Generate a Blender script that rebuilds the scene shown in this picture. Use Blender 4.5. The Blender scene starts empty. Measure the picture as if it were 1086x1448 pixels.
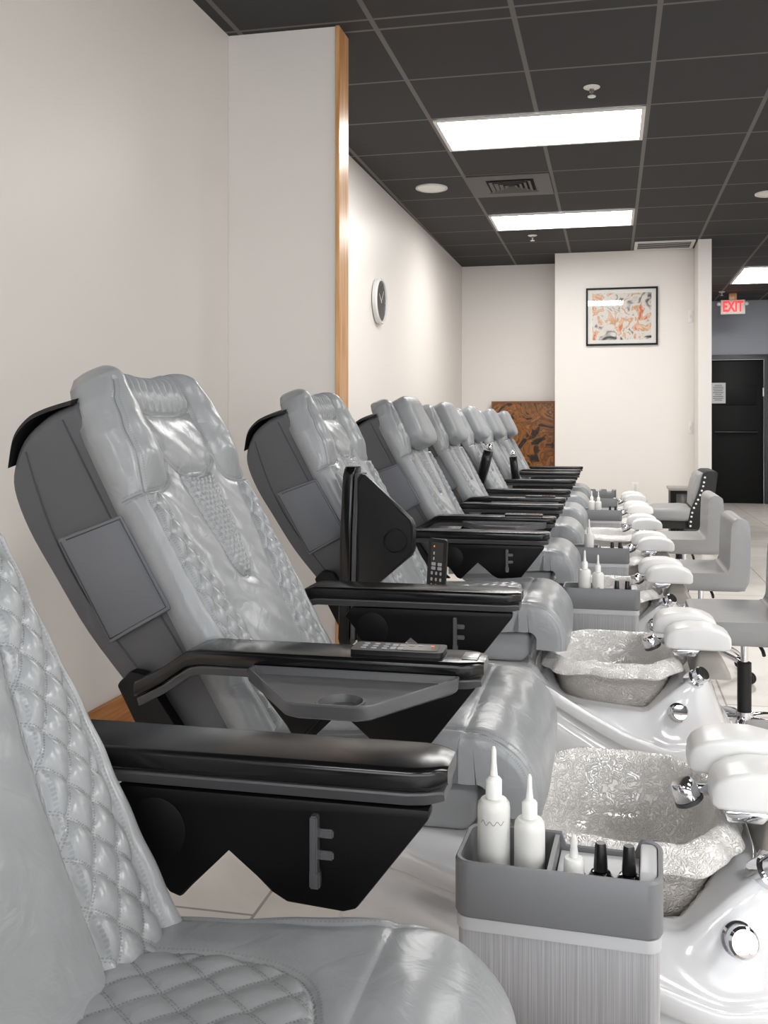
import bpy, bmesh, math, random
import numpy as np
from mathutils import Vector, Matrix
random.seed(7)
scene = bpy.context.scene
COL = scene.collection
PI = math.pi

# ------------------------------------------------------------------ materials
def new_mat(name):
    m = bpy.data.materials.new(name); m.use_nodes = True
    nt = m.node_tree
    return m, nt, nt.nodes['Principled BSDF']

def lin(c):
    return tuple((x/255/12.92 if x/255 <= .04045 else ((x/255+.055)/1.055)**2.4) for x in c) + (1,)

def mat(name, rgb, rough=.5, metal=0., bump=None, spec=None, coat=0., var=None):
    """rgb 0-255 sRGB albedo. bump=(scale, strength, detail). var=(scale, amount)"""
    m, nt, b = new_mat(name)
    b.inputs['Base Color'].default_value = lin(rgb)
    b.inputs['Roughness'].default_value = rough
    b.inputs['Metallic'].default_value = metal
    if spec is not None: b.inputs['Specular IOR Level'].default_value = spec
    if coat: b.inputs['Coat Weight'].default_value = coat; b.inputs['Coat Roughness'].default_value = .08
    if bump or var:
        tc = nt.nodes.new('ShaderNodeTexCoord')
    if bump:
        n = nt.nodes.new('ShaderNodeTexNoise'); n.inputs['Scale'].default_value = bump[0]; n.inputs['Detail'].default_value = bump[2]
        bp = nt.nodes.new('ShaderNodeBump'); bp.inputs['Strength'].default_value = bump[1]; bp.inputs['Distance'].default_value = .004
        nt.links.new(tc.outputs['Object'], n.inputs['Vector']); nt.links.new(n.outputs['Fac'], bp.inputs['Height'])
        nt.links.new(bp.outputs['Normal'], b.inputs['Normal'])
    if var:
        n2 = nt.nodes.new('ShaderNodeTexNoise'); n2.inputs['Scale'].default_value = var[0]; n2.inputs['Detail'].default_value = 4
        mx = nt.nodes.new('ShaderNodeMix'); mx.data_type = 'RGBA'
        c = lin(rgb); mx.inputs[6].default_value = tuple(x*(1-var[1]) for x in c[:3])+(1,); mx.inputs[7].default_value = tuple(min(1, x*(1+var[1])) for x in c[:3])+(1,)
        nt.links.new(tc.outputs['Object'], n2.inputs['Vector']); nt.links.new(n2.outputs['Fac'], mx.inputs[0])
        nt.links.new(mx.outputs[2], b.inputs['Base Color'])
    return m

def math_node(nt, op, a, b=None, c=None):
    n = nt.nodes.new('ShaderNodeMath'); n.operation = op
    for i, v in enumerate((a, b, c)):
        if v is None: continue
        if isinstance(v, (int, float)): n.inputs[i].default_value = v
        else: nt.links.new(v, n.inputs[i])
    return n.outputs[0]

def leather_quilt(name, rgb):
    """leather with seam and quilt stitching drawn from the mesh's own seam coordinates"""
    m, nt, b = new_mat(name)
    L = nt.links.new
    tc = nt.nodes.new('ShaderNodeTexCoord')
    at = lambda k: (lambda n: (setattr(n, 'attribute_name', k), n.outputs['Fac'])[1])(nt.nodes.new('ShaderNodeAttribute'))
    qa, qb, qm, sd, st = at('qa'), at('qb'), at('qm'), at('sd'), at('st')
    def near_int(x): return math_node(nt, 'ABSOLUTE', math_node(nt, 'SUBTRACT', math_node(nt, 'FRACT', math_node(nt, 'ADD', x, .5)), .5))
    def stitches(x, t):
        d = math_node(nt, 'ABSOLUTE', math_node(nt, 'SUBTRACT', near_int(x), .035))
        on = math_node(nt, 'LESS_THAN', d, .016)
        dash = math_node(nt, 'LESS_THAN', math_node(nt, 'FRACT', math_node(nt, 'MULTIPLY', t, 12.)), .6)
        return math_node(nt, 'MULTIPLY', on, dash)
    s1 = math_node(nt, 'MULTIPLY', math_node(nt, 'MAXIMUM', stitches(qa, qb), stitches(qb, qa)), math_node(nt, 'GREATER_THAN', qm, .5))
    ds = math_node(nt, 'ABSOLUTE', math_node(nt, 'SUBTRACT', sd, .0055))
    s2 = math_node(nt, 'MULTIPLY', math_node(nt, 'LESS_THAN', ds, .0011), math_node(nt, 'LESS_THAN', math_node(nt, 'FRACT', math_node(nt, 'MULTIPLY', st, 220.)), .6))
    line = math_node(nt, 'LESS_THAN', sd, .0014)
    dark = math_node(nt, 'MAXIMUM', math_node(nt, 'MULTIPLY', s1, .55), math_node(nt, 'MAXIMUM', math_node(nt, 'MULTIPLY', s2, .24), math_node(nt, 'MULTIPLY', line, .5)))
    n = nt.nodes.new('ShaderNodeTexNoise'); n.inputs['Scale'].default_value = 9; n.inputs['Detail'].default_value = 5
    L(tc.outputs['Object'], n.inputs['Vector'])
    c = lin(rgb)
    mx0 = nt.nodes.new('ShaderNodeMix'); mx0.data_type = 'RGBA'
    mx0.inputs[6].default_value = tuple(x*.9 for x in c[:3])+(1,); mx0.inputs[7].default_value = tuple(x*1.1 for x in c[:3])+(1,)
    L(n.outputs['Fac'], mx0.inputs[0])
    mx = nt.nodes.new('ShaderNodeMix'); mx.data_type = 'RGBA'
    L(mx0.outputs[2], mx.inputs[6]); mx.inputs[7].default_value = tuple(x*.28 for x in c[:3])+(1,)
    L(dark, mx.inputs[0]); L(mx.outputs[2], b.inputs['Base Color'])
    b.inputs['Roughness'].default_value = .28
    n2 = nt.nodes.new('ShaderNodeTexNoise'); n2.inputs['Scale'].default_value = 15; n2.inputs['Detail'].default_value = 6; n2.inputs['Distortion'].default_value = 1.8
    L(tc.outputs['Object'], n2.inputs['Vector'])
    bp = nt.nodes.new('ShaderNodeBump'); bp.inputs['Strength'].default_value = .26; bp.inputs['Distance'].default_value = .008
    L(n2.outputs['Fac'], bp.inputs['Height']); L(bp.outputs['Normal'], b.inputs['Normal'])
    return m

M = {}
M['leather_q'] = leather_quilt('grey leather quilted', (145, 148, 151))
M['leather'] = mat('grey leather', (141, 144, 147), .36, bump=(26, .25, 5), var=(8, .08))
M['shell'] = mat('charcoal vinyl', (80, 81, 85), .45, bump=(180, .08, 3), var=(6, .05))
M['pocket'] = mat('grey vinyl pocket', (100, 103, 109), .36, bump=(30, .15, 4))
M['thread'] = mat('dark thread', (62, 64, 69), .7)
M['black'] = mat('black gloss plastic', (11, 11, 12), .2, spec=.45)
M['blacktop'] = mat('black satin plastic', (16, 16, 17), .33)
M['blackmat'] = mat('black matte plastic', (7, 7, 8), .45, spec=.22)
M['trimgrey'] = mat('dark grey plastic', (66, 66, 68), .38)
M['tray'] = mat('grey tray plastic', (80, 81, 84), .3)
M['cloth'] = mat('black cloth', (14, 14, 16), .6)
M['white'] = mat('white gloss acrylic', (220, 221, 224), .14, coat=.5)
M['pad'] = mat('white vinyl pad', (232, 232, 232), .28)
M['chrome'] = mat('chrome', (225, 226, 230), .07, metal=1)
M['brushed'] = mat('brushed steel', (190, 188, 184), .3, metal=1)
M['taupe'] = mat('taupe plastic', (150, 146, 140), .38)
M['greyplastic'] = mat('grey caddy plastic', (118, 119, 122), .45)
M['greylight'] = mat('pale grey trim', (190, 191, 194), .35)
M['bottle'] = mat('white bottle plastic', (226, 225, 222), .35)
M['bottlecap'] = mat('white cap plastic', (236, 236, 234), .4)
M['polish'] = mat('black lacquer', (8, 8, 9), .12, coat=.5)
M['rubber'] = mat('black rubber', (16, 16, 17), .55)
M['stool'] = mat('grey stool vinyl', (146, 146, 147), .4, bump=(30, .2, 4), var=(7, .06))
M['wall'] = mat('warm white paint', (228, 223, 218), .42, bump=(160, .05, 3))
M['wallblue'] = mat('blue grey paint', (150, 155, 165), .6, bump=(160, .05, 3))
M['tilec'] = mat('dark ceiling tile', (54, 54, 55), .9, bump=(220, .25, 4))
M['bar'] = mat('ceiling bar', (96, 94, 92), .6)
M['doorblack'] = mat('black door paint', (10, 10, 11), .55, spec=.25)
M['bracket'] = mat('bracket metal', (125, 125, 128), .25, metal=.8)
M['framegrey'] = mat('door frame grey', (60, 62, 66), .45)
M['metalwhite'] = mat('white metal', (215, 214, 210), .4)
M['ventgrey'] = mat('vent dark grey', (84, 82, 80), .5)
M['ventdark'] = mat('vent cavity', (10, 10, 10), .9)
M['paper'] = mat('paper', (205, 206, 208), .7)
M['ink'] = mat('ink', (70, 70, 74), .7)
M['clockface'] = mat('clock face', (42, 42, 43), .25)
M['silver'] = mat('silver rim', (222, 222, 222), .25)
M['plate'] = mat('wall plate', (232, 230, 226), .4)
M['glassdark'] = mat('smoked panel', (70, 68, 66), .15)
M['darkmetal'] = mat('dark metal', (30, 30, 31), .3, metal=.5)
M['wood2'] = mat('gilt wood', (120, 74, 34), .45)

def emis(name, rgb, s):
    m, nt, b = new_mat(name)
    b.inputs['Base Color'].default_value = lin(rgb)
    b.inputs['Emission Color'].default_value = lin(rgb); b.inputs['Emission Strength'].default_value = s
    return m
M['light'] = emis('light diffuser', (255, 253, 250), 22.)
M['exitred'] = emis('exit letters', (255, 40, 40), 1.6)
M['led'] = emis('orange led', (255, 120, 30), .8)

def wood(name, c1, c2, scale, axis, rough=.45, squeeze=24):
    m, nt, b = new_mat(name)
    tc = nt.nodes.new('ShaderNodeTexCoord'); mp = nt.nodes.new('ShaderNodeMapping')
    s = [scale*squeeze]*3; s[axis] = scale
    mp.inputs['Scale'].default_value = s
    n = nt.nodes.new('ShaderNodeTexNoise'); n.inputs['Scale'].default_value = 1; n.inputs['Detail'].default_value = 4
    r = nt.nodes.new('ShaderNodeValToRGB'); r.color_ramp.elements[0].position = .35; r.color_ramp.elements[1].position = .68
    r.color_ramp.elements[0].color = lin(c1); r.color_ramp.elements[1].color = lin(c2)
    nt.links.new(tc.outputs['Object'], mp.inputs['Vector']); nt.links.new(mp.outputs['Vector'], n.inputs['Vector'])
    nt.links.new(n.outputs['Fac'], r.inputs['Fac']); nt.links.new(r.outputs['Color'], b.inputs['Base Color'])
    b.inputs['Roughness'].default_value = rough
    return m
M['grain'] = wood('grey wood laminate', (154, 154, 157), (182, 182, 185), 6, 2, .4, 110)
M['oak'] = wood('oak trim', (192, 134, 78), (226, 180, 128), 3, 2, .3, 20)
M['oakdark'] = wood('oak baseboard', (150, 92, 40), (190, 128, 70), 3, 1, .45, 20)

def floor_mat():
    m, nt, b = new_mat('pale marble tile')
    L = nt.links.new
    tc = nt.nodes.new('ShaderNodeTexCoord'); mp = nt.nodes.new('ShaderNodeMapping'); mp.inputs['Rotation'].default_value = (0, 0, PI/2)
    mp.inputs['Location'].default_value = (0.1, .17, 0)
    L(tc.outputs['Object'], mp.inputs['Vector'])
    br = nt.nodes.new('ShaderNodeTexBrick'); br.inputs['Scale'].default_value = 1
    br.inputs['Brick Width'].default_value = 1.22; br.inputs['Row Height'].default_value = .61; br.inputs['Mortar Size'].default_value = .004
    br.inputs['Color1'].default_value = lin((212, 207, 200)); br.inputs['Color2'].default_value = lin((220, 215, 209)); br.inputs['Mortar'].default_value = lin((150, 144, 138))
    L(mp.outputs['Vector'], br.inputs['Vector'])
    n = nt.nodes.new('ShaderNodeTexNoise'); n.inputs['Scale'].default_value = 1.7; n.inputs['Detail'].default_value = 7; n.inputs['Distortion'].default_value = 1.6
    L(tc.outputs['Object'], n.inputs['Vector'])
    r = nt.nodes.new('ShaderNodeValToRGB'); r.color_ramp.elements[0].position = .3; r.color_ramp.elements[1].position = .6
    r.color_ramp.elements[0].color = (.72, .70, .68, 1); r.color_ramp.elements[1].color = (1, 1, 1, 1)
    L(n.outputs['Fac'], r.inputs['Fac'])
    mx = nt.nodes.new('ShaderNodeMix'); mx.data_type = 'RGBA'; mx.blend_type = 'MULTIPLY'; mx.inputs[0].default_value = .6
    L(br.outputs['Color'], mx.inputs[6]); L(r.outputs['Color'], mx.inputs[7]); L(mx.outputs[2], b.inputs['Base Color'])
    b.inputs['Roughness'].default_value = .3
    return m
M['floor'] = floor_mat()

def liner_mat(name, rgb, rough, metal):
    m, nt, b = new_mat(name)
    L = nt.links.new
    b.inputs['Base Color'].default_value = lin(rgb); b.inputs['Roughness'].default_value = rough; b.inputs['Metallic'].default_value = metal
    tc = nt.nodes.new('ShaderNodeTexCoord')
    n = nt.nodes.new('ShaderNodeTexNoise'); n.inputs['Scale'].default_value = 64; n.inputs['Detail'].default_value = 2.5; n.inputs['Distortion'].default_value = 2.2
    L(tc.outputs['Object'], n.inputs['Vector'])
    r = nt.nodes.new('ShaderNodeValToRGB')
    e = r.color_ramp.elements; e[0].position = .40; e[0].color = (0, 0, 0, 1); e[1].position = .5; e[1].color = (1, 1, 1, 1)
    x = e.new(.6); x.color = (0, 0, 0, 1)
    L(n.outputs['Fac'], r.inputs['Fac'])
    bp = nt.nodes.new('ShaderNodeBump'); bp.inputs['Strength'].default_value = .75; bp.inputs['Distance'].default_value = .004
    L(r.outputs['Color'], bp.inputs['Height']); L(bp.outputs['Normal'], b.inputs['Normal'])
    return m
M['liner'] = liner_mat('pearl textured liner', (243, 241, 239), .15, .1)
M['bowl'] = liner_mat('pearl textured bowl', (218, 212, 205), .3, .1)

def art_mat(name, stops, scale, dist, detail=5):
    m, nt, b = new_mat(name)
    tc = nt.nodes.new('ShaderNodeTexCoord')
    n = nt.nodes.new('ShaderNodeTexNoise'); n.inputs['Scale'].default_value = scale; n.inputs['Detail'].default_value = detail; n.inputs['Distortion'].default_value = dist
    r = nt.nodes.new('ShaderNodeValToRGB'); e = r.color_ramp.elements
    e[0].position, e[0].color = stops[0][0], lin(stops[0][1]); e[1].position, e[1].color = stops[1][0], lin(stops[1][1])
    for p, c in stops[2:]:
        q = e.new(p); q.color = lin(c)
    nt.links.new(tc.outputs['Object'], n.inputs['Vector']); nt.links.new(n.outputs['Fac'], r.inputs['Fac']); nt.links.new(r.outputs['Color'], b.inputs['Base Color'])
    b.inputs['Roughness'].default_value = .25
    return m
M['art1'] = art_mat('abstract print', [(.30, (60, 58, 60)), (.37, (150, 148, 146)), (.43, (222, 216, 208)), (.52, (226, 220, 214)), (.56, (205, 150, 96)), (.60, (232, 206, 180)), (.655, (216, 96, 80)), (.70, (206, 140, 84))], 8, 1.3, 8)
M['art2'] = art_mat('gold and black panel', [(.34, (24, 20, 18)), (.42, (58, 38, 18)), (.47, (150, 92, 36)), (.52, (96, 60, 26)), (.58, (164, 106, 48)), (.64, (70, 46, 22)), (.70, (186, 130, 66))], 4.2, 2.0)

# ------------------------------------------------------------------ helpers
ORG = Vector((0, 0, 0))
CACHE = {}
def link(name, me, parent=None, loc=None):
    o = bpy.data.objects.new(name, me); COL.objects.link(o)
    if parent is not None: o.parent = parent
    if loc is not None: o.location = loc
    return o

def mesh_from(verts, faces, m, name='mesh', smooth=True, org=None):
    me = bpy.data.meshes.new(name)
    g = ORG if org is None else org
    me.from_pydata([(v[0]-g[0], v[1]-g[1], v[2]-g[2]) for v in verts], [], faces)
    ms = m if isinstance(m, (list, tuple)) else [m]
    for x in ms: me.materials.append(x)
    bm = bmesh.new(); bm.from_mesh(me); bmesh.ops.recalc_face_normals(bm, faces=bm.faces); bm.to_mesh(me); bm.free()
    if smooth: me.shade_smooth()
    return me

def finish(bm, m, name='mesh', smooth=True, angle=None, org=None):
    bmesh.ops.recalc_face_normals(bm, faces=bm.faces)
    g = ORG if org is None else org
    bmesh.ops.translate(bm, verts=bm.verts, vec=(-g[0], -g[1], -g[2]))
    me = bpy.data.meshes.new(name); bm.to_mesh(me); bm.free()
    ms = m if isinstance(m, (list, tuple)) else [m]
    for x in ms: me.materials.append(x)
    if smooth: 
        me.shade_smooth()
        if angle: me.set_sharp_from_angle(angle=math.radians(angle))
    return me

def box_bm(lo, hi, bev=0., seg=3):
    bm = bmesh.new()
    c = [(a+b)/2 for a, b in zip(lo, hi)]; s = [abs(b-a) for a, b in zip(lo, hi)]
    bmesh.ops.create_cube(bm, size=1, matrix=Matrix.Translation(c) @ Matrix.Diagonal((*s, 1)))
    if bev: bmesh.ops.bevel(bm, geom=bm.edges[:], offset=min(bev, min(s)*.49), segments=seg, profile=.5, affect='EDGES', clamp_overlap=True)
    return bm
def box(lo, hi, m, bev=0., seg=3, **k):
    return finish(box_bm(lo, hi, bev, seg), m, angle=40, **k)

def prism(pts, lo, hi, axis, m, bev=0., seg=3, angle=40, **k):
    """extrude a 2D polygon along axis. axis 'y': pts=(x,z); 'x': pts=(y,z); 'z': pts=(x,y)"""
    bm = bmesh.new()
    f = {'y': lambda p, t: (p[0], t, p[1]), 'x': lambda p, t: (t, p[0], p[1]), 'z': lambda p, t: (p[0], p[1], t)}[axis]
    a = [bm.verts.new(f(p, lo)) for p in pts]; b = [bm.verts.new(f(p, hi)) for p in pts]
    bm.faces.new(a); bm.faces.new(b[::-1])
    n = len(pts)
    for i in range(n): bm.faces.new((a[i], a[(i+1) % n], b[(i+1) % n], b[i]))
    if bev: bmesh.ops.bevel(bm, geom=bm.edges[:], offset=bev, segments=seg, profile=.5, affect='EDGES', clamp_overlap=True)
    return finish(bm, m, angle=angle, **k)

def loft(secs, m, closed=True, cap=True, smooth=True, angle=None, **k):
    bm = bmesh.new()
    rows = [[bm.verts.new(p) for p in s] for s in secs]
    n = len(secs[0])
    for i in range(len(rows)-1):
        for j in range(n if closed else n-1):
            bm.faces.new((rows[i][j], rows[i][(j+1) % n], rows[i+1][(j+1) % n], rows[i+1][j]))
    if cap:
        bm.faces.new(rows[0][::-1]); bm.faces.new(rows[-1])
    return finish(bm, m, smooth=smooth, angle=angle, **k)

def rrect(hw, hh, r, n=5, cx=0., cy=0.):
    r = min(r, hw*.999, hh*.999); out = []
    for (sx, sy, a0) in ((1, 1, 0), (-1, 1, PI/2), (-1, -1, PI), (1, -1, 3*PI/2)):
        for i in range(n+1):
            a = a0+PI/2*i/n
            out.append((cx+sx*(hw-r)+r*math.cos(a), cy+sy*(hh-r)+r*math.sin(a)))
    return out

def lathe(prof, m, c=(0, 0, 0), segs=28, rot=None, angle=35, **k):
    """prof list of (r,z) about z axis; ends with r==0 are closed to a point"""
    bm = bmesh.new(); rows = []
    R = rot or Matrix.Identity(3)
    for r, z in prof:
        if r < 1e-6: rows.append([bm.verts.new(Vector(c)+R @ Vector((0, 0, z)))])
        else: rows.append([bm.verts.new(Vector(c)+R @ Vector((r*math.cos(2*PI*j/segs), r*math.sin(2*PI*j/segs), z))) for j in range(segs)])
    for a, b in zip(rows, rows[1:]):
        for j in range(segs):
            q = (j+1) % segs
            if len(a) == 1 and len(b) == 1: continue
            if len(a) == 1: bm.faces.new((a[0], b[q], b[j]))
            elif len(b) == 1: bm.faces.new((a[j], a[q], b[0]))
            else: bm.faces.new((a[j], a[q], b[q], b[j]))
    return finish(bm, m, angle=angle, **k)

def tube(pts, rad, m, n=8, **k):
    pts = [Vector(p) for p in pts]; secs = []
    rr = rad if isinstance(rad, (list, tuple)) else [rad]*len(pts)
    up = None
    for i, p in enumerate(pts):
        t = (pts[min(i+1, len(pts)-1)]-pts[max(i-1, 0)]).normalized()
        if up is None: up = Vector((0, 0, 1)) if abs(t.z) < .9 else Vector((0, 1, 0))
        a = t.cross(up).normalized(); b = a.cross(t).normalized(); up = b
        secs.append([p+a*rr[i]*math.cos(2*PI*j/n)+b*rr[i]*math.sin(2*PI*j/n) for j in range(n)])
    return loft(secs, m, angle=50, **k)

def smooth_path(pts, n=8):
    pts = [Vector(p) for p in pts]; out = []
    for i in range(len(pts)-1):
        p0 = pts[max(i-1, 0)]; p1 = pts[i]; p2 = pts[i+1]; p3 = pts[min(i+2, len(pts)-1)]
        for j in range(n):
            t = j/n
            out.append(.5*((2*p1)+(p2-p0)*t+(2*p0-5*p1+4*p2-p3)*t*t+(-p0+3*p1-3*p2+p3)*t**3))
    out.append(pts[-1]); return out

def thing(name, label, cat, loc, group=None, rotz=0.):
    global ORG
    o = bpy.data.objects.new(name, None); COL.objects.link(o)
    o.location = loc; o.rotation_euler = (0, 0, rotz); o.empty_display_size = .05
    o['label'] = label; o['category'] = cat
    if group: o['group'] = group
    ORG = Vector((0, 0, 0))
    return o
def tag(o, label, cat, group=None):
    o['label'] = label; o['category'] = cat
    if group: o['group'] = group
    return o
def struct(name, me, parent=None):
    o = link(name, me, parent)
    if parent is None: o['kind'] = 'structure'
    return o
def cached(key, fn):
    if key not in CACHE: CACHE[key] = fn()
    return CACHE[key]

def sstep(a, b, x):
    t = np.clip((x-a)/(b-a), 0, 1); return t*t*(3-2*t)

def polydist(W, S, lines):
    """distance to nearest polyline and coordinate along it"""
    D = np.full(W.shape, 9.); T = np.zeros(W.shape)
    for ln in lines:
        acc = 0.
        for (x0, y0), (x1, y1) in zip(ln, ln[1:]):
            dx, dy = x1-x0, y1-y0; l = math.hypot(dx, dy)
            t = np.clip(((W-x0)*dx+(S-y0)*dy)/(l*l), 0, 1)
            d = np.hypot(W-(x0+t*dx), S-(y0+t*dy))
            k = d < D; D = np.where(k, d, D); T = np.where(k, acc+t*l, T); acc += l
    return D, T

def add_attrs(me, **k):
    for n, v in k.items():
        a = me.attributes.new(n, 'FLOAT', 'POINT'); a.data.foreach_set('value', np.asarray(v, dtype=np.float32).ravel())

def curve2(pts, n=10):
    return [(p.x, p.y) for p in smooth_path([(a, b, 0) for a, b in pts], n)]

# ------------------------------------------------------------------ pedicure chair meshes (chair frame: x = towards the bath, y across, z up from floor)
CB = Vector((-.45, 0, .45))          # base point of a chair
B0 = np.array([-.535, .585]); U = np.array([-.482, .876]); N = np.array([.876, .482])
LB = .708
def back_width(s):
    xs = [0, .2, .45, .57, .635, .675, .699, .708]; ws = [.218, .228, .232, .226, .212, .190, .160, .135]
    return np.interp(s, xs, ws)

def back_cushion():
    nu, ns = 190, 300
    s = np.linspace(0, LB, ns); u = np.linspace(-1, 1, nu)
    Ug, Sg = np.meshgrid(u, s)
    Wd = back_width(Sg); Wg = Ug*Wd; A = np.abs(Wg)
    inner = curve2([(.085, 0), (.10, .12), (.125, .25), (.15, .35), (.170, .44)])
    outer = curve2([(.172, 0), (.185, .10), (.203, .24), (.210, .36), (.208, .45)])
    wing = curve2([(.232, .452), (.195, .452), (.15, .454), (.118, .468), (.102, .510), (.104, .57), (.112, .66), (.115, .72)])
    ubot = curve2([(0, .468), (.05, .475), (.085, .495), (.102, .52)])
    utop = curve2([(0, .600), (.05, .602), (.104, .612)])
    tear = curve2([(.062, .484), (.055, .42), (.043, .35), (.028, .285), (.012, .262), (0, .26)])
    vee = curve2([(.102, .50), (.085, .43), (.10, .37), (.13, .30)])
    rim = [(.212, 0), (.222, .2), (.225, .45), (.219, .57), (.205, .63), (.182, .668)]
    D, T = polydist(A, Sg, [inner, outer, wing, ubot, utop, tear])
    rim2 = [(.206, .455), (.201, .57), (.188, .625), (.168, .66)]
    D2, T2 = polydist(A, Sg, [rim2]); T = np.where(D2 < D, T2, T); D = np.minimum(D, D2)
    Dr, _ = polydist(A, Sg, [rim])
    xi = np.interp(Sg, [p[1] for p in inner], [p[0] for p in inner]); xo = np.interp(Sg, [p[1] for p in outer], [p[0] for p in outer])
    strip = (A > xi) & (A < xo) & (Sg < .448)
    xt = np.interp(Sg, [p[1] for p in tear][::-1], [p[0] for p in tear][::-1])
    drop = (A < xt) & (Sg > .26) & (Sg < .475)
    p1, p2 = .040, .0165
    a1 = (Sg*.75+Wg)/p1; b1 = (Sg*.75-Wg)/p1
    a2 = (Sg*.8+Wg)/p2; b2 = (Sg*.8-Wg)/p2
    qa = np.where(drop, a2, a1); qb = np.where(drop, b2, b1)
    qm = (strip | drop).astype(float)
    puff = np.abs(np.sin(PI*qa)*np.sin(PI*qb))**.36*sstep(0, .009, D)
    edge = np.sqrt(np.clip(1-np.clip((np.abs(Ug)-.86)/.14, 0, 1)**2, 0, 1))
    end = np.sqrt(np.clip(1-np.clip((Sg-(LB-.05))/.05, 0, 1)**2, 0, 1))
    h = .028+.030*edge
    ws = sstep(.445, .52, Sg)
    xw = np.interp(Sg, [.445, .454, .468, .51, .57, .72], [.232, .15, .118, .102, .104, .115])
    h += ws*.026*np.sin(PI*np.clip((A-xw)/(back_width(Sg)-xw+1e-6), 0, 1))**.8*(A > xw)
    h += (A > xo)*(Sg < .45)*.007*np.sin(PI*np.clip((A-xo)/(Wd-xo), 0, 1))*(1-ws)
    neck = sstep(.47, .49, Sg)*(1-sstep(.595, .615, Sg))*(A < xw)
    h += neck*.006*np.sin(PI*np.clip((Sg-.47)/.135, 0, 1))
    ruche = sstep(.605, .63, Sg)*(A < xw)
    h += ruche*(.004*np.sin(Wg*260+np.sin(Sg*90))+.004)
    h += .010*np.clip(1-(A/.1)**2, 0, 1)*np.clip(1-((Sg-.12)/.14)**2, 0, 1)
    h += np.where(strip, .0095*puff, 0)+np.where(drop, .0070*puff+.002, 0)
    h -= .0045*np.exp(-(D/.0035)**2)+.004*np.exp(-(D/.014)**2)+.003*np.exp(-(Dr/.003)**2)
    # soft pulls in the leather
    h += .0014*np.sin(Wg*55+Sg*31)*np.sin(Sg*63+Wg*20)*(1-qm)
    h = np.maximum(h*(.25+.75*end), .01)
    base = B0-.057*N
    drop_c = -.012*sstep(.66, LB, Sg)*np.clip(1-(A/.1)**2, 0, 1)
    X = base[0]+U[0]*(Sg+drop_c)+N[0]*h; Z = base[1]+U[1]*(Sg+drop_c)+N[1]*h
    verts = np.stack([X, Wg, Z], -1).reshape(-1, 3)
    # rear sheet
    nb = 6; ub = np.linspace(1, -1, nb)
    Ub, Sb = np.meshgrid(ub, s); Wb = Ub*(back_width(Sb)-.004)
    Xb = base[0]+U[0]*Sb; Zb = base[1]+U[1]*Sb
    vb = np.stack([Xb, Wb, Zb], -1).reshape(-1, 3)
    V = np.concatenate([verts, vb]); off = nu*ns
    loop = lambda i: [i*nu+j for j in range(nu)]+[off+i*nb+j for j in range(nb)]
    F = []
    for i in range(ns-1):
        a, b = loop(i), loop(i+1); n = len(a)
        for j in range(n): F.append((a[j], a[(j+1) % n], b[(j+1) % n], b[j]))
    F.append(tuple(loop(0)[::-1])); F.append(tuple(loop(ns-1)))
    me = mesh_from(V, F, M['leather_q'], 'back_cushion', org=CB)
    z = np.zeros(nb*ns)
    add_attrs(me, qa=np.concatenate([qa.ravel(), z]), qb=np.concatenate([qb.ravel(), z]), qm=np.concatenate([qm.ravel(), z]),
              sd=np.concatenate([D.ravel(), z+1]), st=np.concatenate([T.ravel(), z]))
    return me

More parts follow.
